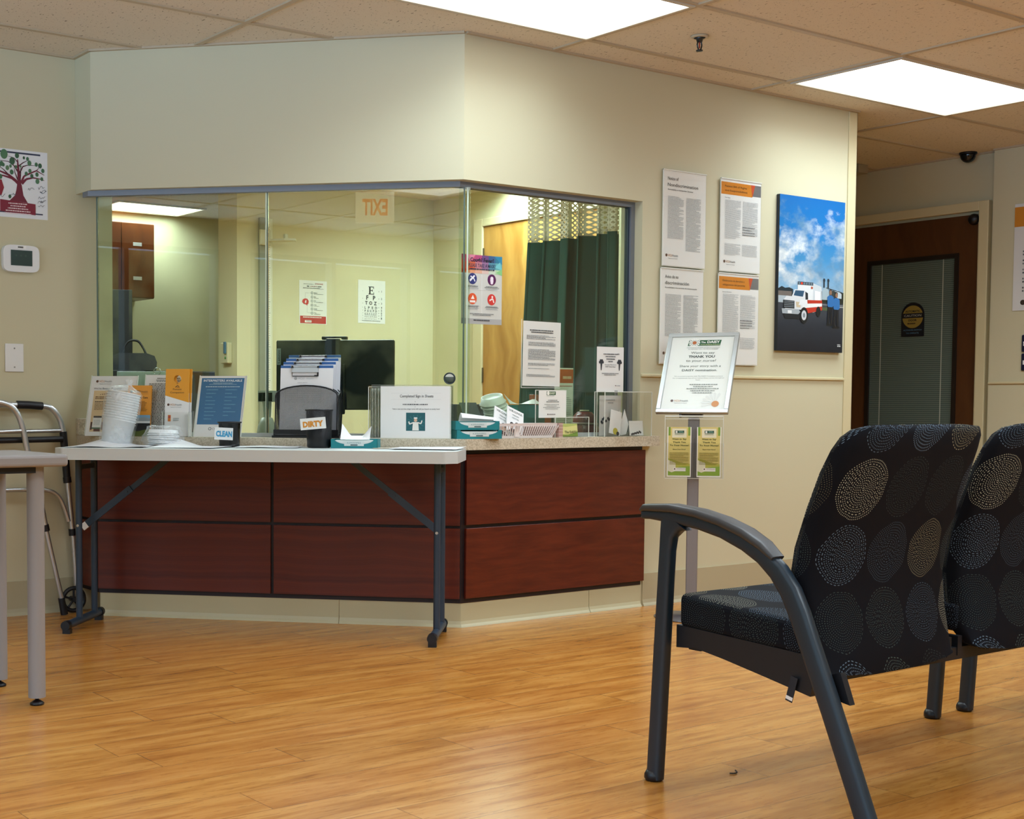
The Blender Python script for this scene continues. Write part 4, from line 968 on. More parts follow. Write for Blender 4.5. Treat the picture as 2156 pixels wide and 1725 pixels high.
b = MB(); b.T = Matrix.Translation((.022,-.036,.035)) @ Matrix.Rotation(pi/2,4,'X'); b.lathe([(0,0),(.008,0),(.008,.003),(0,.003)], mat('#3f8f4a',.4), 12); tag(b.build('button', t), 'green button')
t = thing('wall_cabinet', 'brown wooden wall cabinet with white labels far behind the glass', 'cabinet', (.80,4.95,1.70))
b = MB(); b.box(-.35,-.15,0,.19,.169,.55,M_CABWOOD); b.build('body', t, .002)
for x0 in (-.345,-.077):
    b = MB(); b.box(x0,-.168,.005,x0+.262,-.151,.545,M_CABWOOD); dr = b.build('door', t, .002)
    for z in (.13,.38):
        b = MB(); b.box(x0+.09,-.1695,z,x0+.16,-.1685,z+.026,WHITE); b.build('label_strip', dr)
t = thing('black_cabinet', 'low black cabinet behind the glass carrying the handbag', 'cabinet', (.30,3.62,0))
b = MB(); b.box(-.5,-.24,0,.42,.25,1.13,BLACK); b.build('body', t, .006)
b = MB(); b.box(-.05,-.245,.05,-.045,-.2405,1.08,BLK2); b.box(.05,-.26,.6,.07,-.2405,.75,CHROME); b.build('door', t)
t = thing('upright_monitor', 'tall black upright monitor behind the glass above the handbag', 'monitor', (.118,3.60,1.13), radians(-20))
b = MB(); b.box(-.12,-.012,.03,.108,.02,.515,BLACK); b.build('screen_case', t, .005)
b = MB(); b.box(-.1,-.06,0,.08,.07,.012,BLACK); b.box(-.025,.0205,.012,.02,.04,.3,BLACK); b.build('stand', t)
t = thing('handbag', 'black handbag with two arched handles behind the glass', 'bag', (.17,3.455,1.13), radians(-25))
b = MB(); n = 22
def bag_out(k): return [(-.145*k,0),(.145*k,0),(.150*k,.05),(.135*k,.09),(.085*k,.108),(-.09*k,.108),(-.138*k,.085),(-.152*k,.045)]
b.prism(bag_out(1.), -.05, .05, mat('#12151f', .55), 'y'); b.build('body', t, .018, seg=3)
for y in (-.03,.03):
    b = MB(); b.tube(arc([(-.06,y,.10),(-.05,y,.15),(-.02,y,.185),(.03,y,.185),(.06,y,.15),(.085,y,.10)]), .006, mat('#12151f', .5), 8); b.build('handle', t)
# computer monitor seen from the back
t = thing('monitor', 'black computer monitor seen from behind through the reception glass', 'monitor', sC(.621,-.46,.778), RZ)
b = MB(); b.box(-.272,-.012,.12,.271,.022,.436,BLACK); b.build('screen_case', t, .006)
b = MB(); b.box(-.05,-.030,.10,.05,-.0125,.33,BLK2); b.build('rear_housing', t, .006)
b = MB(); b.box(-.055,-.04,.437,-.035,-.005,.450,BLK2); b.box(.035,-.04,.437,.06,-.005,.450,BLK2); b.box(-.055,-.04,.444,.06,-.005,.451,BLK2); b.box(-.03,-.06,0,.03,-.031,.44,BLACK); b.box(-.12,-.11,0,.12,.08,.012,BLACK); b.build('stand', t, .003)
pg = Page(.075,.018,'#8f9aa0',.0008,y=-.0131); pg.text('Lenovo',.5,.78,.55,'#1a2028',bold=.02,width=.8); tag(pg.build('badge', t, loc=(-.250,0,.362), rot=(0,-pi/2,0)), 'small grey badge')
t = thing('barcode_scanner', 'grey barcode scanner on its stand behind the glass', 'scanner', sC(.885,-.24,.778), RZ)
SG = mat('#c6cbc8', .4); b = MB(); b.lathe([(0,0),(.046,0),(.046,.012),(.04,.05),(.024,.085),(.0,.09)], SG, 20); b.build('base', t)
b = MB(); b.tube([(0,0,.08),(0,.004,.13),(0,-.004,.17)], [.017,.019,.022], SG, 14); b.build('neck', t)
b = MB(); b.box(-.034,-.03,.155,.034,.04,.205,SG); b.box(-.031,-.032,.158,.031,-.0305,.196,BLK2); b.build('head', t, .010, seg=3)
t = thing('desk_phone', 'dark grey desk phone behind the glass near the window corner', 'phone', (.27,.27,.778), radians(-18))
b = MB(); b.prism([(-.05,0),(.06,0),(.06,.11),(.035,.15),(-.05,.06)], -.125, .125, mat('#1a2228', .4), 'x'); b.build('body', t, .005)
b = MB(); b.T = Matrix.Rotation(0,4,'Z'); 
for x0, x1 in ((-.12,-.06),(-.05,.01),(.02,.115)): b.prism([(.062,.02),(.066,.02),(.066,.10),(.062,.10)], x0, x1, mat('#2d363c', .4), 'x')
b.prism([(-.052,.062),(-.056,.066),(.031,.155),(.035,.151)], -.04, .04, mat('#59666c', .3), 'x'); b.build('keypad', t)
t = thing('tissue_box', 'teal tissue box standing on end behind the right glass', 'tissue box', (.555,.24,.838), radians(-8), 'teal tissue boxes')
b = MB(); b.box(-.095,-.045,0,.085,.045,.085,TEALD); b.box(-.095,-.0455,.0,-.06,-.0452,.085,TEAL); b.build('carton', t, .003)
b = MB(); b.sheet(lambda u,v: (-.085+.165*u, -.02+.05*v, .0855+.045*max(0,1-3.2*u)*v+.028*max(0,u-.55)*2*v+.004), 14, 4, WHITE); b.build('tissue', t)
t = thing('supply_carton', 'small black and white carton under the teal tissue box behind the glass', 'box', (.555,.24,.778), radians(-8))
b = MB(); b.box(-.09,-.05,0,.01,.05,.059,BLK2); b.box(.01,-.05,0,.09,.05,.059,PLAST); b.build('carton', t, .002)
b = MB(); b.T = Matrix.Translation((.05,-.0505,.03)) @ Matrix.Rotation(pi/2,4,'X'); b.lathe([(.012,0),(.018,0),(.018,.0006),(.012,.0006)], BLACK, 16, closed=True); b.build('emblem', t)
t = thing('wood_block', 'red brown wooden panel standing behind the right glass', 'panel', (.685,.27,.778))
b = MB(); b.box(-.055,-.015,0,.055,.015,.192,wood('red_wood','#8a3e1e','#a8542a',2,20)); b.build('board', t, .002)
t = thing('leaflet_stand', 'tall white leaflet with orange header behind the hanging notice', 'leaflet', (.800,.235,.778))
pg = Page(.112,.315,'#dddfd8',.006); pg.rect(0,.02,1,.22,'#b8551c'); pg.greek(.4,.12,.9,.17,1,'#e8c9a8',4,.8); pg.rect(.05,.26,.95,.27,'#a33a2a',2); pg.greek(.1,.40,.9,.9,18,'#9aa09a',8,.4); pg.build('printed_cover', t)
t = thing('red_canister', 'dark red rounded canister behind the acrylic card holder', 'canister', (.935,.24,.778))
b = MB(); b.lathe([(0,0),(.075,0),(.078,.02),(.066,.045),(.056,.055),(.057,.06),(.05,.095),(.035,.112),(0,.116)], mat('#5c1622',.3), 28); b.build('body', t)
b = MB(); b.lathe([(.0575,.054),(.063,.056),(.063,.061),(.0575,.064)], mat('#8b7a78',.35), 28, closed=True); b.lathe([(0,.1165),(.022,.1165),(.022,.122),(0,.122)], mat('#c9c4a8',.4), 20); b.build('band', t)
t = thing('plastic_folder', 'translucent plastic folder with metal ring standing behind the left signs', 'folder', sC(1.405,-.11,.778), RZ)
b = MB(); b.T = Matrix.Rotation(-.05,4,'X'); b.box(-.135,0,0,.125,.008,.288,mat('#c3cfd2', .25)); b.build('cover', t, .002)
b = MB(); b.T = Matrix.Translation((.055,.004,.287)); b.tube([(.016*cos(a),0,.016*sin(a)) for a in [2*pi*i/20 for i in range(20)]], .0016, CHROME, 6, closed=True); b.build('ring', t)

# ================================================================ ON THE COUNTER, left side
def leaner(name, lab, cat, s, o, w, h, tilt, fill, rz=0., col='#e9eaea', grp=None, stand=True, z=.7845, th=.0015):
    t = thing(name, lab, cat, sC(s,o,z), RZ+rz, grp)
    pg = Page(w,h,col,th,.4); fill(pg)
    pg.build('printed_sheet', t, rot=(-tilt,0,0))
    if stand:
        b = MB(); b.T = Matrix.Rotation(-tilt,4,'X'); b.box(-w/2-.002,-.0035,-.0005,w/2+.002,-.0025,h+.002,M_ACRYL); b.box(-w/2-.002,.002,-.0005,w/2+.002,.0035,h+.002,M_ACRYL); b.box(-w/2-.003,-.0035,0,-w/2-.001,.0035,h+.002,M_ACEDGE); b.box(w/2+.001,-.0035,0,w/2+.003,.0035,h+.002,M_ACEDGE)
        b.build('acrylic_sleeve', t)
    return t
def f_better(pg):
    pg.logo(.10,.105,.035); pg.text("We're Better Together",.07,.225,.030,'#5b6a78','l',.006,.62)
    pg.rect(.08,.245,.94,.93,'#d9bf93'); 
    for i in range(4): pg.poly([(.22+i*.045,.31-.006*i),(.245+i*.045,.30-.006*i),(.235+i*.045,.325)],'#5a3a22',2)
    pg.greek(.13,.345,.86,.40,2,'#6b4a2a',2,.5); pg.greek(.13,.425,.80,.445,1,'#3a2a1c',5,.7); pg.greek(.13,.455,.88,.58,6,'#7a6040',3,.4)
    pg.rect(.13,.69,.33,.88,'#e6e8e4',3); pg.rect(.14,.67,.32,.70,'#2a2c2a',4); pg.rect(.13,.86,.33,.885,'#3f6b50',4); pg.rect(.09,.77,.13,.90,'#4a2a1c',3); pg.rect(.33,.77,.37,.90,'#6b3a26',3); pg.rect(.17,.885,.32,.925,'#5b3020',3); pg.greek(.16,.74,.30,.83,4,'#aab0b0',4,.4)
leaner('counter_sign','white and tan better together sign leaning at the left end of the counter','sign',1.520,.045,.208,.276,radians(20),f_better)
def f_list(pg):
    pg.greek(.25,.05,.75,.065,1,'#4a4e50',93,.9); pg.greek(.1,.08,.95,.12,2,'#6a6e70',3,.5,'c'); pg.greek(.08,.14,.97,.97,34,'#70706c',5,.6)
leaner('counter_sign','white sheet of closely printed lines behind the orange leaflets','sign',1.275,.015,.205,.272,radians(14),f_list)
t = thing('leaflet', 'orange emergency care booklet leaning behind the bagged cups', 'leaflet', sC(1.386,.042,.7835), RZ)
pg = Page(.106,.221,'#d9902a',.012); pg.disc(.16,.12,.06,'#2a2018'); pg.text('VCU',.25,.14,.045,'#2a2018','l',.03); pg.text('Health',.55,.14,.04,'#5b4a2a','l'); pg.rect(.15,.165,.85,.17,'#a8701c',2); pg.text('Emergency Care',.5,.255,.036,'#4a3418',bold=.02,width=.72); pg.greek(.14,.31,.86,.52,8,'#8a5f22',4,.45,'c')
pg.rect(0,.58,1,.66,'#7aa5c4'); pg.poly([(0,.65),(.2,.62),(.5,.64),(.75,.62),(1,.65),(1,.78),(0,.78)],'#8f9aa0',2); pg.rect(0,.70,1,.74,'#d6dadb',3); pg.rect(0,.74,1,.90,'#1c1f26',3); pg.rect(.1,.78,.4,.80,'#cfd2d2',4); pg.poly([(0,.86),(.5,.9),(1,.84),(1,1),(0,1)],'#55622c',4)
pg.build('printed_cover', t, rot=(-radians(8),0,0))
t = thing('leaflet_rack', 'clear acrylic leaflet rack holding the orange patient companion cards', 'leaflet rack', sC(1.212,.04,.7835), RZ)
b = MB(); b.box(-.058,-.022,0,.072,-.019,.105,M_ACRYL); b.box(-.058,.021,0,.072,.024,.13,M_ACRYL); b.box(-.058,-.019,0,-.055,.021,.11,M_ACRYL); b.box(.069,-.019,0,.072,.021,.11,M_ACRYL); b.box(-.055,-.019,0,.069,.021,.002,M_ACRYL)
for x in (-.0585,.0705): b.box(x,-.0225,0,x+.002,-.0205,.106,M_ACEDGE)
b.box(.055,-.0195,0,.057,.0205,.105,M_ACEDGE); b.build('pocket', t)
def companion(i, lab, dx, y):
    t = thing('door_hanger_card', lab, 'leaflet', Vector(sC(1.212,.04,.786)) + Matrix.Rotation(RZ,4,'Z') @ Vector((dx,y,0)), RZ, 'patient companion cards')
    w, h = .106, .288; b = MB(); OR = '#e09a22'
    # card with a round hanger hole: ring of quads around the hole
    hc, hr = (.0,.245), .0165; n = 24
    ring = [(hc[0]+hr*cos(2*pi*k/n), hc[1]+hr*sin(2*pi*k/n)) for k in range(n)]
    def edge(a):
        c_, s_ = cos(a), sin(a); tx = (w/2)/abs(c_) if abs(c_) > 1e-6 else 9; tz = ((h-hc[1]) if s_ > 0 else .06)/abs(s_) if abs(s_) > 1e-6 else 9
        q = min(tx, tz); return (q*c_, hc[1]+q*s_)
    out = [edge(2*pi*k/n) for k in range(n)]
    for cyc in ((h-hc[1]),-.06):
        pass
    vs = [(x,0,z) for x,z in ring]+[(x,0,z) for x,z in out]+[(x,.004,z) for x,z in ring]+[(x,.004,z) for x,z in out]
    fs = []
    for k in range(n):
        j = (k+1)%n; fs += [(k,j,n+j,n+k),(2*n+k,3*n+k,3*n+j,2*n+j),(k,2*n+k,2*n+j,j),(n+k,n+j,3*n+j,3*n+k)]
    b.add(vs, fs, mat(OR,.4))
    for sx in (-1,1):   # square corners around the ring
        for zc in (h,.185):
            ks = [out[k] for k in range(n) if out[k][0]*sx > 0]
            ks = sorted([p for p in ks if (p[1] > hc[1]) == (zc > hc[1])], key=lambda p: abs(p[0]))
            top = [p for p in ks if abs(abs(p[0])-w/2) > 1e-6]; side = [p for p in ks if abs(abs(p[0])-w/2) <= 1e-6]
            if top and side:
                p0 = max(top, key=lambda p: abs(p[0])); p1 = max(side, key=lambda p: abs(p[1]-hc[1]))
                b.prism([p0,(sx*w/2,zc),p1], 0, .004, mat(OR,.4), 'y')
    b.box(-w/2,0,0,w/2,.004,.185,mat('#e8e9ea',.4))
    pg = Page(w,h,None,mb=b,rough=.4)
    pg.poly([(0,.356),(1,.356),(1,.50),(0,.395)],OR); pg.disc(.5,.215,.03,'#4a3210',2); pg.disc(.5,.215,.018,OR,3); pg.line([(.42,.275),(.5,.245),(.58,.265)],.012,'#4a3210',2); pg.line([(.42,.262),(.6,.28)],.008,'#4a3210',2)
    pg.text('Patient',.5,.315,.028,'#5b3c10',width=.36); pg.text('Companion',.5,.362,.028,'#5b3c10',width=.58); pg.logo(.10,.545,.030); pg.rect(.14,.685,.26,.78,'#d9781c',2); pg.disc(.20,.715,.05,'#b8402a',3); pg.greek(.36,.73,.62,.78,2,'#9aa0a4',4,.5)
    b.build('printed_card', t, fix=False, rot=(-radians(6),0,0)); return t
companion(0,'front orange patient companion card with round hole in the acrylic rack',0.,-.012); companion(1,'rear orange patient companion card just showing behind the front card',.008,-.001)
def f_interp(pg):
    pg.rect(.035,.035,.965,.80,'#1a6a9c'); pg.text('INTERPRETERS AVAILABLE',.5,.095,.036,'#eaf2f6',bold=.02,width=.84); pg.greek(.2,.115,.82,.15,3,'#b9d8e8',3,.45,'c'); pg.greek(.14,.175,.88,.19,1,'#c9e0ec',5,.8)
    for i in range(9):
        pg.greek(.17,.225+i*.06,.42-.04*(i%3),.24+i*.06,1,'#5fa3c6',i+70,.9); 
        if i < 8: pg.greek(.58,.225+i*.06,.84-.1*(i%2),.24+i*.06,1,'#5fa3c6',i+90,.9)
    pg.disc(.33,.87,.035,'#6b7278'); pg.disc(.33,.87,.022,'#e4e6e6',3); pg.text('CYRACOM',.38,.885,.03,'#5b636a','l')
leaner('counter_sign','blue interpreters available sign leaning on the counter','sign',1.035,.042,.206,.276,radians(20),f_interp,rz=-.04)
# ---- wire file organiser with clipboards
OS, OO = .648, .048
t = thing('file_organizer', 'black wire mesh file organizer on the counter holding clipboards', 'organizer', sC(OS,OO,.7835), RZ)
b = MB(); w = .132
pts = [(-w,.0),(w,.0),(w,.165)] + [(w*cos(a), .165+.042*sin(a)) for a in [pi*i/14 for i in range(1,14)]] + [(-w,.165)]
b.add([(x,0,z) for x,z in pts], [list(range(len(pts)))], M_WIRE); o = b.build('mesh_front', t, rot=(-.10,0,0), loc=(0,-.002,.012), uv=lambda co,n: (co.x,co.z))
b = MB(); b.T = Matrix.Translation((0,-.002,.012)) @ Matrix.Rotation(-.10,4,'X')
b.tube([(x,0,z) for x,z in pts], .0035, BLK2, 8, closed=True); b.build('front_rim', t)
b = MB(); b.box(-w-.012,-.008,0,w+.012,.092,.009,BLK2); b.box(-w-.006,-.004,.009,w+.006,.0,.034,BLK2); b.build('base_tray', t)
b = MB()
for sx in (-1,1): b.add([(sx*w,0,.012),(sx*w,.088,.012),(sx*(w+.006),.088,.15),(sx*(w+.004),.05,.185),(sx*w,.012,.165)], [(0,1,2,3,4)], M_WIRE); b.tube([(sx*w,0,.012),(sx*w,.012,.165),(sx*(w+.004),.05,.19),(sx*(w+.008),.086,.155),(sx*w,.088,.012)], .0028, BLK2, 6)
b.build('side_mesh', t, uv=lambda co,n: (co.y,co.z))
for i in range(3):
    b = MB(); y = .03+.024*i; q = [(x*1.0, z*(1.02+.04*i)) for x,z in pts]
    b.tube([(x,y+.10*z,.01+z) for x,z in q], .0025, BLK2, 6, closed=True); b.build('divider', t)
CLABS = ['front clipboard with printed form in the file organizer','second clipboard from the front in the file organizer','third clipboard from the front in the file organizer','rearmost clipboard in the file organizer']
for i in range(4):
    p = Vector(sC(OS,OO,.797)) + Matrix.Rotation(RZ,4,'Z') @ Vector((-.004+.006*i,.006+.019*i,0))
    cb = thing('clipboard', CLABS[i], 'clipboard', p, RZ, 'clipboards in the organizer')
    hh = .292+.016*i; tl = -(.115+.012*i)
    b = MB(); b.T = Matrix.Rotation(tl,4,'X'); b.box(-.113,.001,0,.113,.004,hh,mat('#2a5ea0',.35)); b.build('board', cb, .002)
    pg = Page(.226,hh-.012,'#e6e8ec',.001,.5,y=-.0008)
    if i == 0: 
        pg.disc(.29,.155,.03,'#a9b0b6'); pg.text('VCU',.335,.17,.034,'#a9b0b6','l'); pg.text('Health',.50,.17,.030,'#c6cace','l'); pg.greek(.33,.215,.56,.225,1,'#b9bec4',3,.9); pg.greek(.38,.25,.5,.26,1,'#b9bec4',4,.9)
        for k in range(8): pg.rect(.10,.285+k*.032,.78,.288+k*.032,'#c3c8cc')
        for u in (.10,.33,.777): pg.rect(u,.285,u+.003,.512,'#c3c8cc')
    pg.build('paper', cb, loc=(.001,0,0), rot=(tl,0,0))
    b = MB(); b.T = Matrix.Rotation(tl,4,'X'); b.box(-.062,-.006,hh-.030,.050,-.0012,hh-.004,ALU); b.tube([(-.066,-.006,hh-.006),(.054,-.006,hh-.006)], .004, CHROME, 8)
    for x in (-.06,.05): b.tube([(x,-.0075,hh-.004),(x,-.0075,hh-.012)], .005, BLK2, 8)
    if i == 0:
        b.tube([(-.062,-.004,hh-.03),(-.060,-.004,hh-.046),(.048,-.004,hh-.046),(.05,-.004,hh-.03)], .0018, BLK2, 6); b.box(.034,-.007,hh-.047,.052,-.003,hh-.042,BLK2); b.box(.046,-.007,hh-.047,.052,-.003,hh-.030,BLK2)
    b.build('clip', cb)
# ---- sign-in sheet box
t = thing('sign_in_box', 'clear acrylic box of slotted dividers with completed sign in sheets notice', 'document box', sC(.212,.045,.7835), RZ)
b = MB(); w, h, d = .172, .222, .085
b.box(-w,0,0,w,.003,h-.008,M_ACRYL); b.box(-w,d-.003,0,w,d,h,M_ACRYL); b.box(-w,.003,0,-w+.003,d-.003,h-.004,M_ACRYL); b.box(w-.003,.003,0,w,d-.003,h-.004,M_ACRYL); b.box(-w+.003,.003,0,w-.003,d-.003,.003,M_ACRYL)
b.box(-w,-.0005,h-.010,w,.0035,h-.008,M_ACEDGE); b.box(-w,d-.003,h-.0015,w,d+.0005,h,M_ACEDGE)
for x in (-w,w-.0025): b.box(x,-.0005,0,x+.0025,.0035,h-.008,M_ACEDGE)
b.box(-w,-.0005,0,w,.0035,.002,M_ACEDGE); b.build('clear_box', t)
b = MB()
for i in range(8): b.box(-w+.008+i*.0065,.006,.004,-w+.010+i*.0065,.075,h-.014,M_ACEDGE if i%2 else mat('#9da39a',.3))
b.build('divider_slots', t)
pg = Page(.288,.214,'#e7e8e7',.001,y=-.0018)
pg.rect(.15,.135,.87,.1365,'#b0b4b6'); pg.rect(.15,.255,.87,.2565,'#b0b4b6'); pg.text('Completed Sign in Sheets',.52,.215,.052,'#3a3f46',bold=.008,width=.48); pg.greek(.32,.342,.68,.362,1,'#4a4e55',94,.9); pg.text('Take a seat and the triage nurse will call you based on acuity level',.51,.45,.024,'#4a4e55',bold=.01,width=.68)
for v in (.30,.40): pg.line([(.5,v-.012),(.5,v+.008)],.002,'#4a4e55')
pg.rect(.37,.51,.645,.86,'#1d5c64')
for i in range(14):
    a = 2*pi*i/14; pg.poly([(.507,.70),(.507+.13*cos(a-.05),.70+.15*sin(a-.05)),(.507+.13*cos(a+.05),.70+.15*sin(a+.05))],'#2b7078',2)
pg.disc(.507,.655,.024,'#d8b49a',4); pg.poly([(.48,.625),(.535,.625),(.53,.60),(.485,.60)],'#eeeeea',5); pg.poly([(.47,.69),(.545,.69),(.555,.85),(.46,.85)],'#e8e8e2',3); pg.line([(.475,.70),(.42,.73),(.41,.68)],.008,'#e8e8e2',3); pg.line([(.54,.70),(.585,.72),(.60,.66)],.008,'#e8e8e2',3)
pg.build('printed_notice', t, loc=(.024,0,.002))

# ================================================================ ON THE FOLDING TABLE
TT = .7475
def table_paper(lab, s, o, w, d, rz, curl, grp='loose papers on the folding table', col='#e6e9ee'):
    s -= .05
    t = thing('paper_sheet', lab, 'paper', sC(s,o,TT), RZ+rz, grp)
    b = MB(); b.sheet(lambda u,v: ((u-.5)*w, (v-.5)*d, .0015+curl(u,v)), 12, 10, mat(col,.6), .0008); b.build('sheet', t); return t
table_paper('white sheet with raised back edge under the bagged cups',1.46,.30,.34,.22,.12,lambda u,v: .030*max(0,1-abs(u-.40)*2.6)*v**2+.004*sin(5*u)**2)
table_paper('white sheet with lifted back corner under the bagged lids',1.13,.31,.30,.20,-.12,lambda u,v: .030*max(0,1-abs(u-.22)*3)*v**2+.003*u)
table_paper('flat white sheet in front of the clean pen cup and file organizer',.82,.20,.26,.18,.1,lambda u,v: .001+.002*sin(4*u)**2)
table_paper('flat white sheets at the right end of the folding table',.16,.25,.27,.20,-.1,lambda u,v: .003+.004*u*v)
table_paper('thin beige card beside the teal tissue box on the folding table',.33,.20,.12,.10,.3,lambda u,v: .0005,col='#c9bda8')
def cup_bm(r0, r1, h, m):
    b = MB(); b.lathe([(0,0),(r0,0),(r1,h),(r1+.003,h),(r1+.003,h-.005),(r1+.0005,h-.006),(r0+.001,.0015),(0,.0015)] if False else [(0,0),(r0,0),(r1,h-.004),(r1+.003,h-.003),(r1+.003,h),(r1-.001,h),(r0-.0015,.002),(0,.002)], m, 28); return b
lean = Matrix.Rotation(radians(9),4,'Y') @ Matrix.Rotation(radians(-6),4,'X')
base = Vector(sC(1.432,.195,TT+.010))
cup0 = None
for i in range(12):
    p = base + Matrix.Rotation(RZ,4,'Z') @ (lean @ Vector((0,0,.0105*i)))
    if cup0 is None:
        t = cup_bm(.058,.068,.100,CUPW).build('paper_cup')
        cup0 = tag(t, 'white paper cup nested in the bagged stack on the folding table', 'cup', 'nested cups in the plastic bag')
    else:
        t = cup0.copy(); C.objects.link(t)
    t.location = p; t.rotation_euler = (Matrix.Rotation(RZ,4,'Z') @ lean).to_euler()
t = thing('plastic_bag', 'clear plastic bag tied around the tall stack of white cups', 'bag', base, RZ)
b = MB(); b.T = lean
prof = [(0,-.006),(.06,-.006),(.070,.012),(.073,.05),(.075,.10),(.077,.16),(.075,.215),(.066,.228),(.045,.236),(.022,.243),(.010,.252),(.016,.268),(.004,.272)]
vs, n = [], 36
for j, (r, z) in enumerate(prof):
    for i in range(n):
        a = 2*pi*i/n; k = 1+.035*sin(7*a+j*1.3)*(1 if z > .02 else .4)+.02*sin(13*a+2.1*j); vs.append((r*k*cos(a)+(.012 if z > .24 else 0), r*k*sin(a), z+.004*sin(5*a+j)*(z > .02)))
b.add(vs, [(j*n+i, j*n+(i+1)%n, (j+1)*n+(i+1)%n, (j+1)*n+i) for j in range(len(prof)-1) for i in range(n)], M_BAG, True); b.build('film', t)
def lid_bm(r, m):
    b = MB(); b.lathe([(0,.010),(r*.80,.010),(r*.86,.016),(r*.90,.016),(r*.93,.004),(r,.004),(r,0),(r*.97,0),(r*.9,.013),(r*.86,.013),(r*.80,.007),(0,.007)], m, 32); return b
lid0 = None
for i in range(7):
    p = Vector(sC(1.222,.19,TT+.006+.0078*i)) + Matrix.Rotation(RZ,4,'Z') @ Vector((.002*sin(i*2),.002*cos(i*3),0))
    if lid0 is None: t = lid_bm(.066,CUPW).build('cup_lid'); lid0 = tag(t, 'white plastic cup lid in the low bagged stack on the folding table', 'lid', 'bagged cup lids')
    else: t = lid0.copy(); C.objects.link(t)
    t.location = p; t.rotation_euler = (.03*sin(i), .05, 0)
t = thing('plastic_bag', 'crumpled clear plastic bag around the low stack of lids', 'bag', sC(1.222,.19,TT+.001), RZ)
b = MB(); prof = [(0,.0005),(.06,.001),(.082,.008),(.088,.025),(.083,.045),(.074,.066),(.068,.078),(.05,.083),(.02,.082),(0,.08)]
vs = []
for j, (r, z) in enumerate(prof):
    for i in range(n):
        a = 2*pi*i/n; k = 1+.06*sin(6*a+j*1.7)+.05*sin(11*a+2.3*j); vs.append((r*k*cos(a), r*k*.9*sin(a), max(.0005, z*(1+.06*sin(4*a+j)))))
b.add(vs, [(j*n+i, j*n+(i+1)%n, (j+1)*n+(i+1)%n, (j+1)*n+i) for j in range(len(prof)-1) for i in range(n)], M_BAG, True); b.build('film', t)
# clean pen cup
t = thing('pen_cup', 'dark smoked pen cup labelled CLEAN on the folding table', 'pen cup', sC(.940,.185,TT), RZ)
b = MB(); b.lathe([(0,.0),(.040,.0),(.043,.012),(.0455,.10),(.047,.103),(.0425,.103),(.040,.014),(0,.008)], M_SMOKE, 28); b.lathe([(.0455,.098),(.0505,.098),(.0505,.104),(.0445,.104)], BLK2, 28, closed=True); b.lathe([(0,.0005),(.0405,.0005),(.0435,.010),(0,.010)], BLK2, 28); b.build('cup', t)
pg = Page(.078,.050,'#edf0f2',.0008,.5); pg.text('CLEAN',.52,.72,.44,'#3b9ccc',bold=.05,width=.88); pg.build('paper_label', t, loc=(-.012,-.0485,.030), rot=(0,.04,0))
for i, (x, y, a, c) in enumerate(((-.012,.0,.25,'#8a3020'),(.012,.008,-.22,'#a03a22'),(.004,-.012,.12,'#6b2418'),(-.004,.014,-.1,'#933a28'))):
    p = Vector(sC(.940,.185,TT+.0105)) + Matrix.Rotation(RZ,4,'Z') @ Vector((x,y,0))
    pn = thing('pen', ['red brown pen leaning left in the CLEAN cup','red brown pen leaning right in the CLEAN cup','dark red pen at the front of the CLEAN cup','brick red pen at the back of the CLEAN cup'][i], 'pen', p, RZ, 'pens in the clean cup')
    b = MB(); b.T = Matrix.Rotation(a,4,'Y'); b.tube([(0,0,.003),(0,0,.008),(0,0,.085)], [.001,.0035,.0035], mat(c,.35), 8); b.build('barrel', pn)
# dirty pen cup
t = thing('pen_cup', 'taller black pen cup labelled DIRTY in front of the file organizer', 'pen cup', sC(.562,.19,TT), RZ)
b = MB(); b.lathe([(0,.0),(.044,.0),(.049,.006),(.0495,.03),(.050,.034),(.0505,.085),(0,.085)], BLK2, 28); b.build('base_band', t)
b = MB(); b.lathe([(.0505,.034),(.054,.150),(.0555,.155),(.052,.155),(.0485,.035)], M_WIRE, 28); b.build('mesh_wall', t, uv=lambda co,n_: (atan2(co.y,co.x)*.05, co.z))
b = MB(); b.lathe([(.0535,.150),(.0575,.150),(.0575,.156),(.0535,.156)], BLK2, 28, closed=True); b.build('rim', t)
pg = Page(.105,.046,'#eef0f0',.0008,.5); pg.text('DIRTY',.5,.76,.48,'#d98f2c',bold=.05,width=.80); tag(pg.build('paper_label', t, loc=(-.012,-.054,.076), rot=(0,-.09,0)), 'white label lettered in orange')
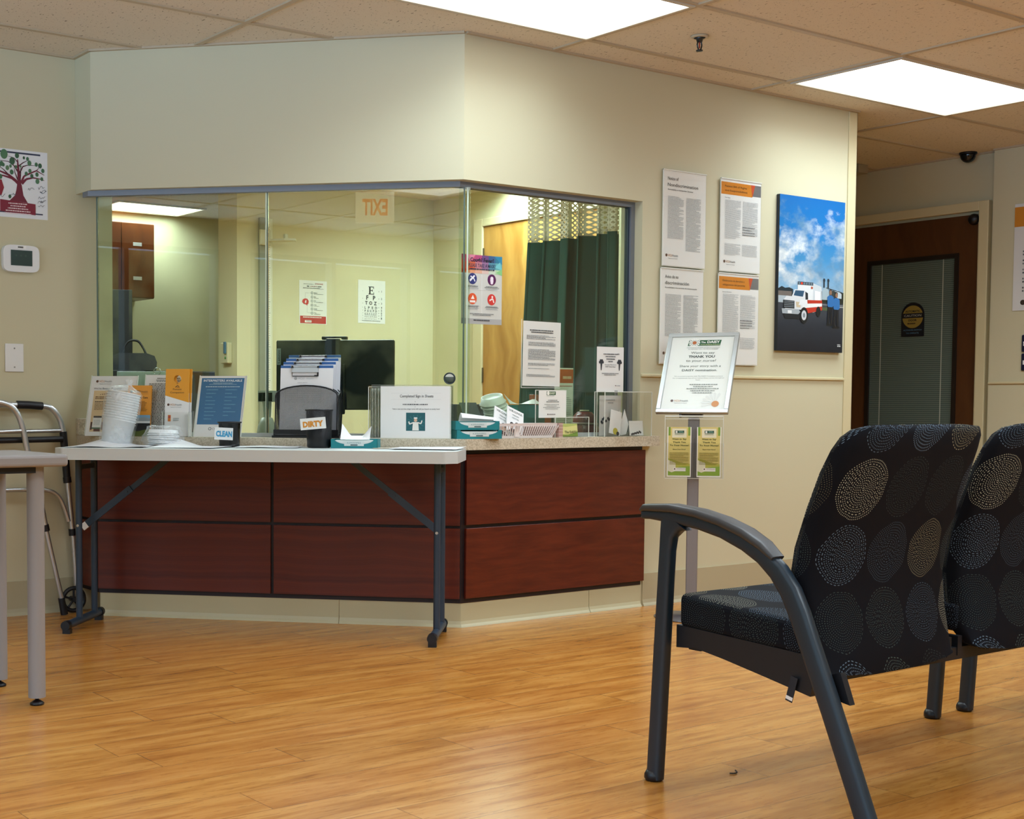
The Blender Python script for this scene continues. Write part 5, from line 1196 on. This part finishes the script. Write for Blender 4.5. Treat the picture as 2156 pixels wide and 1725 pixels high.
# tissue boxes
def tissue_box(lab, loc, rz, w=.19, d=.11, h=.036, tis=True):
    t = thing('tissue_box', lab, 'tissue box', loc, rz, 'teal tissue boxes')
    b = MB(); b.box(-w/2,-d/2,0,w/2,d/2,.0015,TEAL); b.box(-w/2,d/2-.0015,.0015,w/2,d/2,h,TEAL)
    for x in (-w/2,w/2-.0015): b.box(x,-d/2,.0015,x+.0015,d/2-.0015,h,TEAL)
    fr_ = [(-w/2,.0015),(w/2,.0015),(w/2,h)] + [(w*.42*cos(a), h-(h*.62)*sin(a)) for a in [pi*i/12 for i in range(13)]] + [(-w/2,h)]
    b.prism(fr_, -d/2, -d/2+.0015, TEAL, 'y'); b.build('carton', t)
    b = MB(); b.box(-w*.44,-d/2+.003,.002,w*.44,d/2-.004,h*.85,mat('#dfe4e4',.6)); b.build('tissue_pack', t)
    pg = Page(w*.42,h*.55,'#d5dedd',.0004,y=-d/2-.0012)
    pg.text('KIMWIPES',.5,.55,.34,'#6f9aa2',width=.7); pg.rect(.32,.68,.68,.92,'#4a6a70',2); pg.build('printed_flap', t, loc=(0,0,h*.26))
    if tis:
        b = MB(); b.sheet(lambda u,v: ((u-.5)*.12, (v-.45)*.06, h*.85+.004+(.050*max(0,1-3.4*u)+.042*max(0,(u-.72)*3.4)+.014)*v), 16, 5, WHITE); b.build('tissue', t)
    return t
tissue_box('teal cut-front tissue box standing on the folding table',sC(.415,.165,TT),RZ+.05)
tissue_box('lower teal tissue box of two stacked near the window corner',(.062,-.022,.7835),radians(-22),.195,.07,.036,False)
tb = tissue_box('upper teal tissue box with pulled tissues, stacked near the window corner',(.055,-.018,.8205),radians(-22),.190,.07,.036,False)
b = MB(); b.sheet(lambda u,v: ((u-.5)*.15+.012, (v-.5)*.05, .034+.040*(.9-.5*u)*sin(pi*min(1,.15+.85*v))), 14, 8, WHITE); b.build('tissue', tb)

# ================================================================ COUNTER, right side
t = thing('wire_basket', 'white plastic basket with slotted sides holding leaflets on the counter', 'basket', (.318,-.005,.7835))
b = MB(); w0, w1, d0, d1, h = .150,.168,.036,.048,.062; WB = mat('#e3dcdc',.4)
b.prism([(-w0,-d0),(w0,-d0),(w0,d0),(-w0,d0)], 0, .003, WB)
rim = lambda w,d,z: [(-w,-d,z),(w,-d,z),(w,d,z),(-w,d,z)]
for (wa,da,za),(wb,db,zb) in (((w0,d0,.0),(w0+.003,d0+.002,.010)),((w1-.003,d1-.002,h-.012),(w1,d1,h))):
    A, B = rim(wa,da,za), rim(wb,db,zb); A2, B2 = rim(wa-.002,da-.002,za), rim(wb-.002,db-.002,zb)
    b.add(A+B+B2+A2, [(i,(i+1)%4,4+(i+1)%4,4+i) for i in range(4)] + [(4+i,4+(i+1)%4,8+(i+1)%4,8+i) for i in range(4)] + [(8+i,8+(i+1)%4,12+(i+1)%4,12+i) for i in range(4)] + [(12+i,12+(i+1)%4,(i+1)%4,i) for i in range(4)], WB)
def slat(p, q, r=.0027): b.tube([p,q], r, WB, 6)
for i in range(27):
    u = -1+2*i/26
    for sd in (-1,1): slat((u*w0,sd*d0,.008),(u*w1+.008,sd*d1*.985,h-.010))
for i in range(7):
    v = -1+2*i/6
    for sd in (-1,1): slat((sd*w0,v*d0,.008),(sd*w1*.985,v*d1,h-.010))
b.box(-w0-.006,-d0-.0055,.006,-w0+.006,-d0+.001,h-.008,WB); b.box(-w0*.45,-d0-.0062,.006,-w0*.28,-d0-.002,h-.008,WB); b.build('slotted_body', t)
def vision(lab, x, rot, y):
    t = thing('leaflet', lab, 'leaflet', (x,y,.802), 0, 'eye centre leaflets')
    pg = Page(.098,.115,'#ecebea',.003); pg.text('VIRGINIA',.5,.16,.085,'#3a4a44',width=.82); pg.text('VISION',.5,.30,.06,'#4a5a54',width=.40); pg.text('CENTER',.5,.42,.06,'#5a6a64',width=.42); pg.disc(.3,.70,.13,'#2a1c18',2); pg.disc(.31,.74,.09,'#b07a60',3); pg.disc(.62,.66,.17,'#1c1412',2); pg.disc(.63,.74,.11,'#c99a7c',3); pg.poly([(.1,1),(.25,.84),(.75,.84),(.95,1)],'#4a2a2c',3)
    pg.build('printed_cover', t, rot=(-.35,rot,0))
vision('left virginia vision leaflet leaning in the white basket',.205,.42,-.010); vision('right virginia vision leaflet leaning in the white basket',.272,.36,-.022)
t = thing('leaflet_stack', 'pile of leaflets lying flat in the right half of the white basket', 'leaflets', (.40,-.002,.788))
b = MB()
for i in range(9): b.box(-.062+.002*sin(i*3),-.033,.005*i,.060+.002*sin(i*5),.033,.005*i+.0042,mat('#8a6a62' if i%2 else '#a88f88',.5))
b.build('pages', t)
t = thing('paper_pad', 'small pink edged pad stack standing between the basket and card holder', 'pad', (.508,-.012,.7835))
b = MB()
for i in range(14): b.box(-.0125,-.04+.0004*(i%3),.0045*i,.0125,.04-.0004*(i%2),.0045*i+.004,mat('#b9938c' if i%3 else '#cbb0a8',.5))
b.build('pages', t)
# stack of lids behind the basket
LB = Vector((.345,.15,.7785))
lp0 = None
labs = []
for i in range(13):
    k = i/12; tl = radians(2+22*max(0,k-.3)); p = LB + Vector((-.045*k*k+.004*sin(2.1*i),.0,.0125*i))
    if i < 12:
        if lp0 is None: o = lid_bm(.058,CUPW).build('cup_lid'); lp0 = tag(o,'white cup lid in the leaning stack behind the basket','lid','stacked cup lids')
        else: o = lp0.copy(); C.objects.link(o)
    else:
        b = MB(); b.lathe([(0,.022),(.040,.022),(.043,.030),(.047,.031),(.051,.010),(.058,.004),(.059,0),(.056,0),(.049,.008),(.046,.026),(.043,.026),(.040,.019),(0,.019)], CUPW, 32)
        b.box(-.006,-.044,.0222,.006,-.034,.0226,BLACK); o = tag(b.build('cup_lid'),'topmost tilted white cup lid on the stack behind the basket','lid','stacked cup lids'); p += Vector((-.004,0,.002))
    o.location = p; o.rotation_euler = (0.10*k, -tl, 0)
# acrylic holder with small page
t = thing('card_holder', 'clear acrylic counter holder with small nurse award page beside the basket', 'sign holder', (.545,.010,.7835))
b = MB()
def panel(x0, x1, y0, y1, z0, z1): 
    b.box(x0,y0,z0,x1,y1,z1,M_ACRYL); e = .0022; yy0, yy1 = y0-.0003, y1+.0003
    b.box(x0,yy0,z1-e,x1,yy1,z1,M_ACEDGE); b.box(x0,yy0,z0,x0+e,yy1,z1-e,M_ACEDGE); b.box(x1-e,yy0,z0,x1,yy1,z1-e,M_ACEDGE)
panel(-.110,.072,.020,.0225,.0,.205); panel(-.055,.148,-.045,-.0425,.0,.088); b.box(-.11,-.0425,0,.148,.02,.002,M_ACRYL); b.box(.1455,-.0425,.002,.148,.02,.088,M_ACRYL); b.build('clear_panels', t)
pg = Page(.160,.118,'#e9e9e4',.001,y=.0185); pg.rect(.28,.03,.62,.16,'#2f5a34'); pg.disc(.34,.095,.05,'#eef0ea',2); pg.text('DAISY',.5,.125,.07,'#e8efd8',bold=.02); pg.greek(.28,.18,.62,.21,1,'#7a8a7a',3,.6); pg.greek(.25,.34,.75,.46,2,'#3f443f',4,.4,'c'); pg.greek(.15,.50,.78,.72,4,'#7a7f7a',5,.35,'c'); pg.disc(.33,.875,.02,'#5a2a2a'); pg.greek(.36,.86,.6,.90,1,'#6a5a58',5,.7); pg.build('printed_page', t, loc=(-.012,0,.084))
t = thing('leaflet', 'small yellow green leaflet lying in the clear counter holder pocket', 'leaflet', (.600,-.012,.7862))
pg = Page(.098,.056,'#e4dc8c',.014); pg.poly([(0,0),(1,0),(1,.12),(.3,.25),(0,.2)],'#b9c46a'); pg.poly([(0,.85),(.4,.86),(.8,.72),(1,.6),(1,1),(0,1)],'#7a9a34'); pg.text('The DAISY',.2,.75,.2,'#4a4a18','l',.02) ; pg.build('printed_cover', t, rot=(-.12,0,0))
t = thing('notice_sleeve', 'white typed notice in a clear sleeve hung on the right glass pane', 'notice', (.492,.0595,1.005))
pg = Page(.220,.280,'#e8e8e4',.0008,y=-.0022); pg.greek(.17,.13,.83,.147,1,'#22252a',91,.9); pg.greek(.21,.162,.79,.178,1,'#22252a',92,.9)
for v0, v1, nn, u0 in ((.215,.285,4,.09),(.32,.385,4,.14),(.43,.60,10,.14),(.645,.69,3,.14),(.725,.74,1,.14),(.82,.86,3,.10)): pg.greek(u0,v0,.86,v1,nn,'#5f6267',int(v0*100),.45)
pg.build('printed_sheet', t, rot=(0,.012,0))
b = MB(); b.box(-.116,-.0028,-.008,.112,-.0014,.288,M_ACRYL); b.box(-.116,-.003,-.008,.112,-.0012,-.006,M_ACEDGE); b.box(-.117,-.003,-.008,-.115,-.0012,.288,M_ACEDGE); b.build('clear_sleeve', t)
t = thing('mask_poster', 'colourful cough and fever mask poster taped on the glass by the corner', 'poster', (.150,.0595,1.262))
pg = Page(.222,.288,'#e4e4e0',.0008,y=-.0022)
cols = ['#d8486a','#d9557e','#c24a86','#7a4a8c','#3a6aa0','#2a86a8']
for i in range(6): pg.rect(i/6,0,(i+1)/6,.10,cols[i])
cols = ['#e0582a','#e06a4a','#d98a9a','#a87aa8','#5aa0bc','#6ac0c8']
for i in range(6): pg.rect(i/6,.10,(i+1)/6,.20,cols[i])
cols = ['#e8935a','#eaa37a','#eab49a','#e6c8c0','#cfe0cc','#b9dcae']
for i in range(6): pg.rect(i/6,.20,(i+1)/6,.265,cols[i])
pg.poly([(0,.06),(.3,.2),(0,.26)],'#e0501c',2); pg.poly([(.1,0),(.34,0),(.22,.1)],'#e48aa6',2); pg.poly([(.8,0),(1,0),(1,.12)],'#2a90b8',2); pg.poly([(.82,.16),(.95,.08),(1,.2)],'#7ad0d8',2); pg.poly([(.85,.24),(1,.18),(1,.28)],'#8ccf8a',2)
pg.text('Cough? Fever?',.5,.098,.058,'#1a1c30',bold=.035,width=.58); pg.text('PLEASE TAKE A MASK!',.5,.175,.052,'#22304a',bold=.01,width=.66); pg.greek(.19,.195,.81,.218,1,'#1f2a44',95,.9)
for u, v, c in ((.27,.345,'#26307a'),(.745,.345,'#7a2a72'),(.27,.635,'#d8501c'),(.745,.635,'#cc3028')): pg.disc(u,v,.105,c,2,28,1.)
pg.line([(.20,.38),(.32,.30)],.018,'#e8e8f0',3); pg.line([(.22,.31),(.30,.345),(.33,.385)],.012,'#e8e8f0',3); pg.disc(.745,.33,.04,'#e8dce8',3); pg.poly([(.70,.35),(.79,.35),(.77,.41),(.72,.41)],'#e8dce8',3); pg.poly([(.20,.66),(.34,.66),(.34,.69),(.20,.69)],'#f0e6e0',3); pg.poly([(.23,.64),(.28,.58),(.32,.64)],'#f0e6e0',3); pg.line([(.69,.65),(.77,.62),(.80,.68)],.014,'#f0dcd8',3); pg.disc(.76,.595,.022,'#f0dcd8',3)
pg.rect(.495,.28,.503,.84,'#f4f4f2',2); pg.rect(.05,.495,.95,.500,'#f4f4f2',2)
for u, v in ((.27,.445),(.745,.445),(.27,.735),(.745,.735)): pg.greek(u-.2,v,u+.2,v+.028,2,'#3a3d44',int(u*90+v*9),.55,'c'); pg.greek(u-.17,v+.035,u+.17,v+.056,2,'#90949a',int(u*80+v*7),.45,'c')
pg.greek(.18,.845,.82,.885,2,'#4a4d54',6,.45,'c'); pg.rect(0,.92,1,1,'#a9a8a6',2); pg.greek(.28,.935,.72,.96,1,'#33363c',6,.7,'c')
pg.build('printed_sheet', t)
b = MB(); b.box(-.113,-.0030,-.003,.113,-.0026,.291,M_ACRYL); b.build('clear_sleeve', t)
# tall sign and acrylic card box at the right end
t = thing('card_box', 'clear acrylic box of folded cards at the right end of the counter', 'card box', (.925,-.012,.7835))
b = MB(); panel(-.150,.150,-.036,-.0335,0,.200); panel(-.150,.150,.026,.0285,0,.200); b.box(-.15,-.0335,0,-.1475,.026,.2,M_ACRYL); b.box(.1475,-.0335,0,.15,.026,.2,M_ACRYL); b.box(-.1475,-.0335,0,.1475,.026,.002,M_ACRYL); b.box(-.003,-.0335,.002,-.0005,.026,.196,M_ACRYL); b.build('clear_box', t)
def bouquet(pg, u, v, s):
    for i in range(5): pg.disc(u+(-.03+.015*i)*s, v-.02*s*(i%2)-.03*s, .022*s, '#2a2c33', 3, 8)
    pg.line([(u,v-.02*s),(u-.005,v+.07*s)],[.02*s,.008*s],'#33363c',3)
t = thing('counter_sign', 'tall white nurse award sign above the acrylic card box', 'sign', (.878,.0225,.984))
pg = Page(.168,.200,'#e2e1de',.0012); 
for i, w in enumerate((.66,.62,.52,.2)): pg.greek(.5-w/2,.15+i*.055,.5+w/2,.175+i*.055,1,'#4a4c52',i+30,.9,'c')
pg.text('RN',.80,.17,.03,'#22252a',bold=.03); bouquet(pg,.16,.40,1.8); bouquet(pg,.84,.40,1.8); pg.text('Nominate Them for A',.5,.41,.026,'#4a4c52',bold=.01,width=.42); pg.text('DAISY Award Here!',.5,.455,.026,'#33363c',bold=.015,width=.38); pg.greek(.12,.585,.86,.65,2,'#5a5c62',5,.5,'c'); pg.disc(.70,.865,.015,'#5a2a2a'); pg.greek(.72,.86,.88,.88,1,'#7a7c80',4,.7); pg.build('printed_sheet', t)
b = MB(); b.box(.028,-.0065,-.022,.042,-.0005,.004,mat('#7c8084',.3,.6)); b.box(-.08,.0015,-.2,-.076,.004,.2,M_ACEDGE); b.build('clip_stand', t)
t = thing('folded_card', 'white folded card with yellow seal leaning in the acrylic card box', 'card', (.872,-.014,.7862), 0, 'folded cards in the acrylic box')
pg = Page(.070,.108,'#e6e6e4',.002); pg.rect(.12,.08,.88,.085,'#c9cbcb'); pg.disc(.55,.86,.22,'#bdb13c',2); pg.disc(.78,.93,.13,'#20222a',3); pg.build('printed_cover', t, loc=(0,0,.006), rot=(-.1,.22,0))
t = thing('folded_card', 'plain white folded card standing in the middle of the acrylic card box', 'card', (.948,.008,.7862), 0, 'folded cards in the acrylic box')
b = MB(); b.prism([(-.035,.02),(-.012,.0),(.022,.006),(.036,.05),(.010,.118),(-.006,.07),(-.02,.112)], 0, .002, WHITE, 'y'); b.build('cover', t)
t = thing('folded_card', 'white card printed with dark flowers at the right of the acrylic card box', 'card', (1.012,-.016,.7862), 0, 'folded cards in the acrylic box')
pg = Page(.088,.066,'#e2e1dc',.002); pg.rect(.1,.2,.9,.21,'#c9cac6')
for i in range(9): pg.disc(.15+i*.08,.92-.05*i*(.3+.2*(i%2)),.06,'#22242c',2,8)
pg.build('printed_cover', t, rot=(-.1,0,0))
t = thing('flower_card', 'grey card with dark flowers standing at the back of the acrylic card box', 'card', (.872,.014,.7862), 0, 'folded cards in the acrylic box')
pg = Page(.135,.180,'#c3c2bd',.0015); pg.greek(.2,.10,.8,.13,1,'#7a7c7c',4,.7,'c'); pg.greek(.35,.17,.65,.20,1,'#7a7c7c',5,.7,'c')
for i in range(12): pg.disc(.40+.30*cos(i*1.1),.62+.06*sin(i*2.3),.05,'#2a2c33',2,8)
pg.build('printed_cover', t)
# scrap on the floor
t = thing('floor_scrap', 'tiny dark curled scrap lying on the wood floor by the chair', 'scrap', (-.84,-2.10,.0))
b = MB(); b.tube(arc([(-.010,.006,.0022),(-.002,-.002,.0024),(.010,.0,.003),(.014,.008,.006)]), .0018, mat('#2a1a10',.6), 6); b.build('scrap', t)

# ================================================================ LIGHT, WORLD, CAMERA
w = bpy.data.worlds.new('daylight'); S.world = w; w.use_nodes = True
bg = w.node_tree.nodes['Background']; bg.inputs[1].default_value = 1.
def sky():   # bright overcast sky over a belt of trees and an added ground glow that lights the ceiling
    t = w.node_tree; N = t.nodes.new; tc = N('ShaderNodeTexCoord'); sp = N('ShaderNodeSeparateXYZ'); t.links.new(tc.outputs['Generated'], sp.inputs[0])
    no = N('ShaderNodeTexNoise'); no.inputs['Scale'].default_value = 26; no.inputs['Detail'].default_value = 5; t.links.new(tc.outputs['Generated'], no.inputs['Vector'])
    r1 = N('ShaderNodeValToRGB'); e = r1.color_ramp.elements; e[0].position = .42; e[0].color = lin('#1f2b14'); e[1].position = .68; e[1].color = lin('#c9d8a0'); t.links.new(no.outputs[0], r1.inputs[0])
    a = N('ShaderNodeMath'); a.operation = 'MULTIPLY_ADD'; a.inputs[1].default_value = .35; t.links.new(no.outputs[0], a.inputs[0]); t.links.new(sp.outputs[2], a.inputs[2])
    def step(lo, hi, src):
        mr = N('ShaderNodeMapRange'); mr.inputs[1].default_value = lo; mr.inputs[2].default_value = hi; t.links.new(src, mr.inputs[0]); return mr.outputs[0]
    def mixc(f, A, B):
        mx = N('ShaderNodeMix'); mx.data_type = 'RGBA'; t.links.new(f, mx.inputs[0])
        for i, v in ((6, A), (7, B)):
            if isinstance(v, tuple): mx.inputs[i].default_value = v
            else: t.links.new(v, mx.inputs[i])
        return mx.outputs[2]
    c = mixc(step(.36, .42, a.outputs[0]), r1.outputs[0], SKY)
    c = mixc(step(-.06, -.04, sp.outputs[2]), GROUND_GLOW, c)
    t.links.new(c, bg.inputs[0])
SKY, GROUND_GLOW = (2.7, 3.9, 5.2, 1), (4.6, 7.2, 10.4, 1)
sky()
def portal(loc, rot, sx, sy):
    L = bpy.data.lights.new('window_portal', 'AREA'); L.shape = 'RECTANGLE'; L.size = sx; L.size_y = sy; L.cycles.is_portal = True
    o = bpy.data.objects.new('window_portal', L); C.objects.link(o); o.location = loc; o.rotation_euler = rot
for p, q in wins_w: portal((-5.52,(p+q)/2,1.41), (0,-pi/2,0), 1.5, q-p)
for p, q in wins_s: portal(((p+q)/2,-6.52,1.41), (pi/2,0,0), q-p, 1.5)
yaw, pitch, roll, F = radians(55.79), radians(2.85), radians(-.16), 2833.
fw = Vector((cos(yaw)*cos(pitch), sin(yaw)*cos(pitch), -sin(pitch))); rt = Vector((sin(yaw), -cos(yaw), 0)); dn = fw.cross(rt)
r2 = rt*cos(roll)+dn*sin(roll); d2 = -rt*sin(roll)+dn*cos(roll)
cam = bpy.data.cameras.new('camera'); co = bpy.data.objects.new('camera', cam); C.objects.link(co)
Mx = Matrix((( r2.x,-d2.x,-fw.x,-3.55),(r2.y,-d2.y,-fw.y,-4.3015),(r2.z,-d2.z,-fw.z,.931),(0,0,0,1))); co.matrix_world = Mx
cam.sensor_fit = 'HORIZONTAL'; cam.sensor_width = 36; cam.lens = F/2156*36; cam.shift_x = (1078-708)/2156; cam.shift_y = (989-862.5)/2156; cam.clip_start = .05
S.camera = co
S.view_settings.view_transform = 'Standard'; S.view_settings.look = 'None'; S.view_settings.exposure = .2; S.view_settings.gamma = 1.
S.cycles.max_bounces = 10; S.cycles.diffuse_bounces = 5; S.cycles.transparent_max_bounces = 24; S.cycles.glossy_bounces = 4
S.cycles.use_denoising = True; S.cycles.sample_clamp_indirect = 6.
S.cycles.caustics_reflective = False; S.cycles.caustics_refractive = False
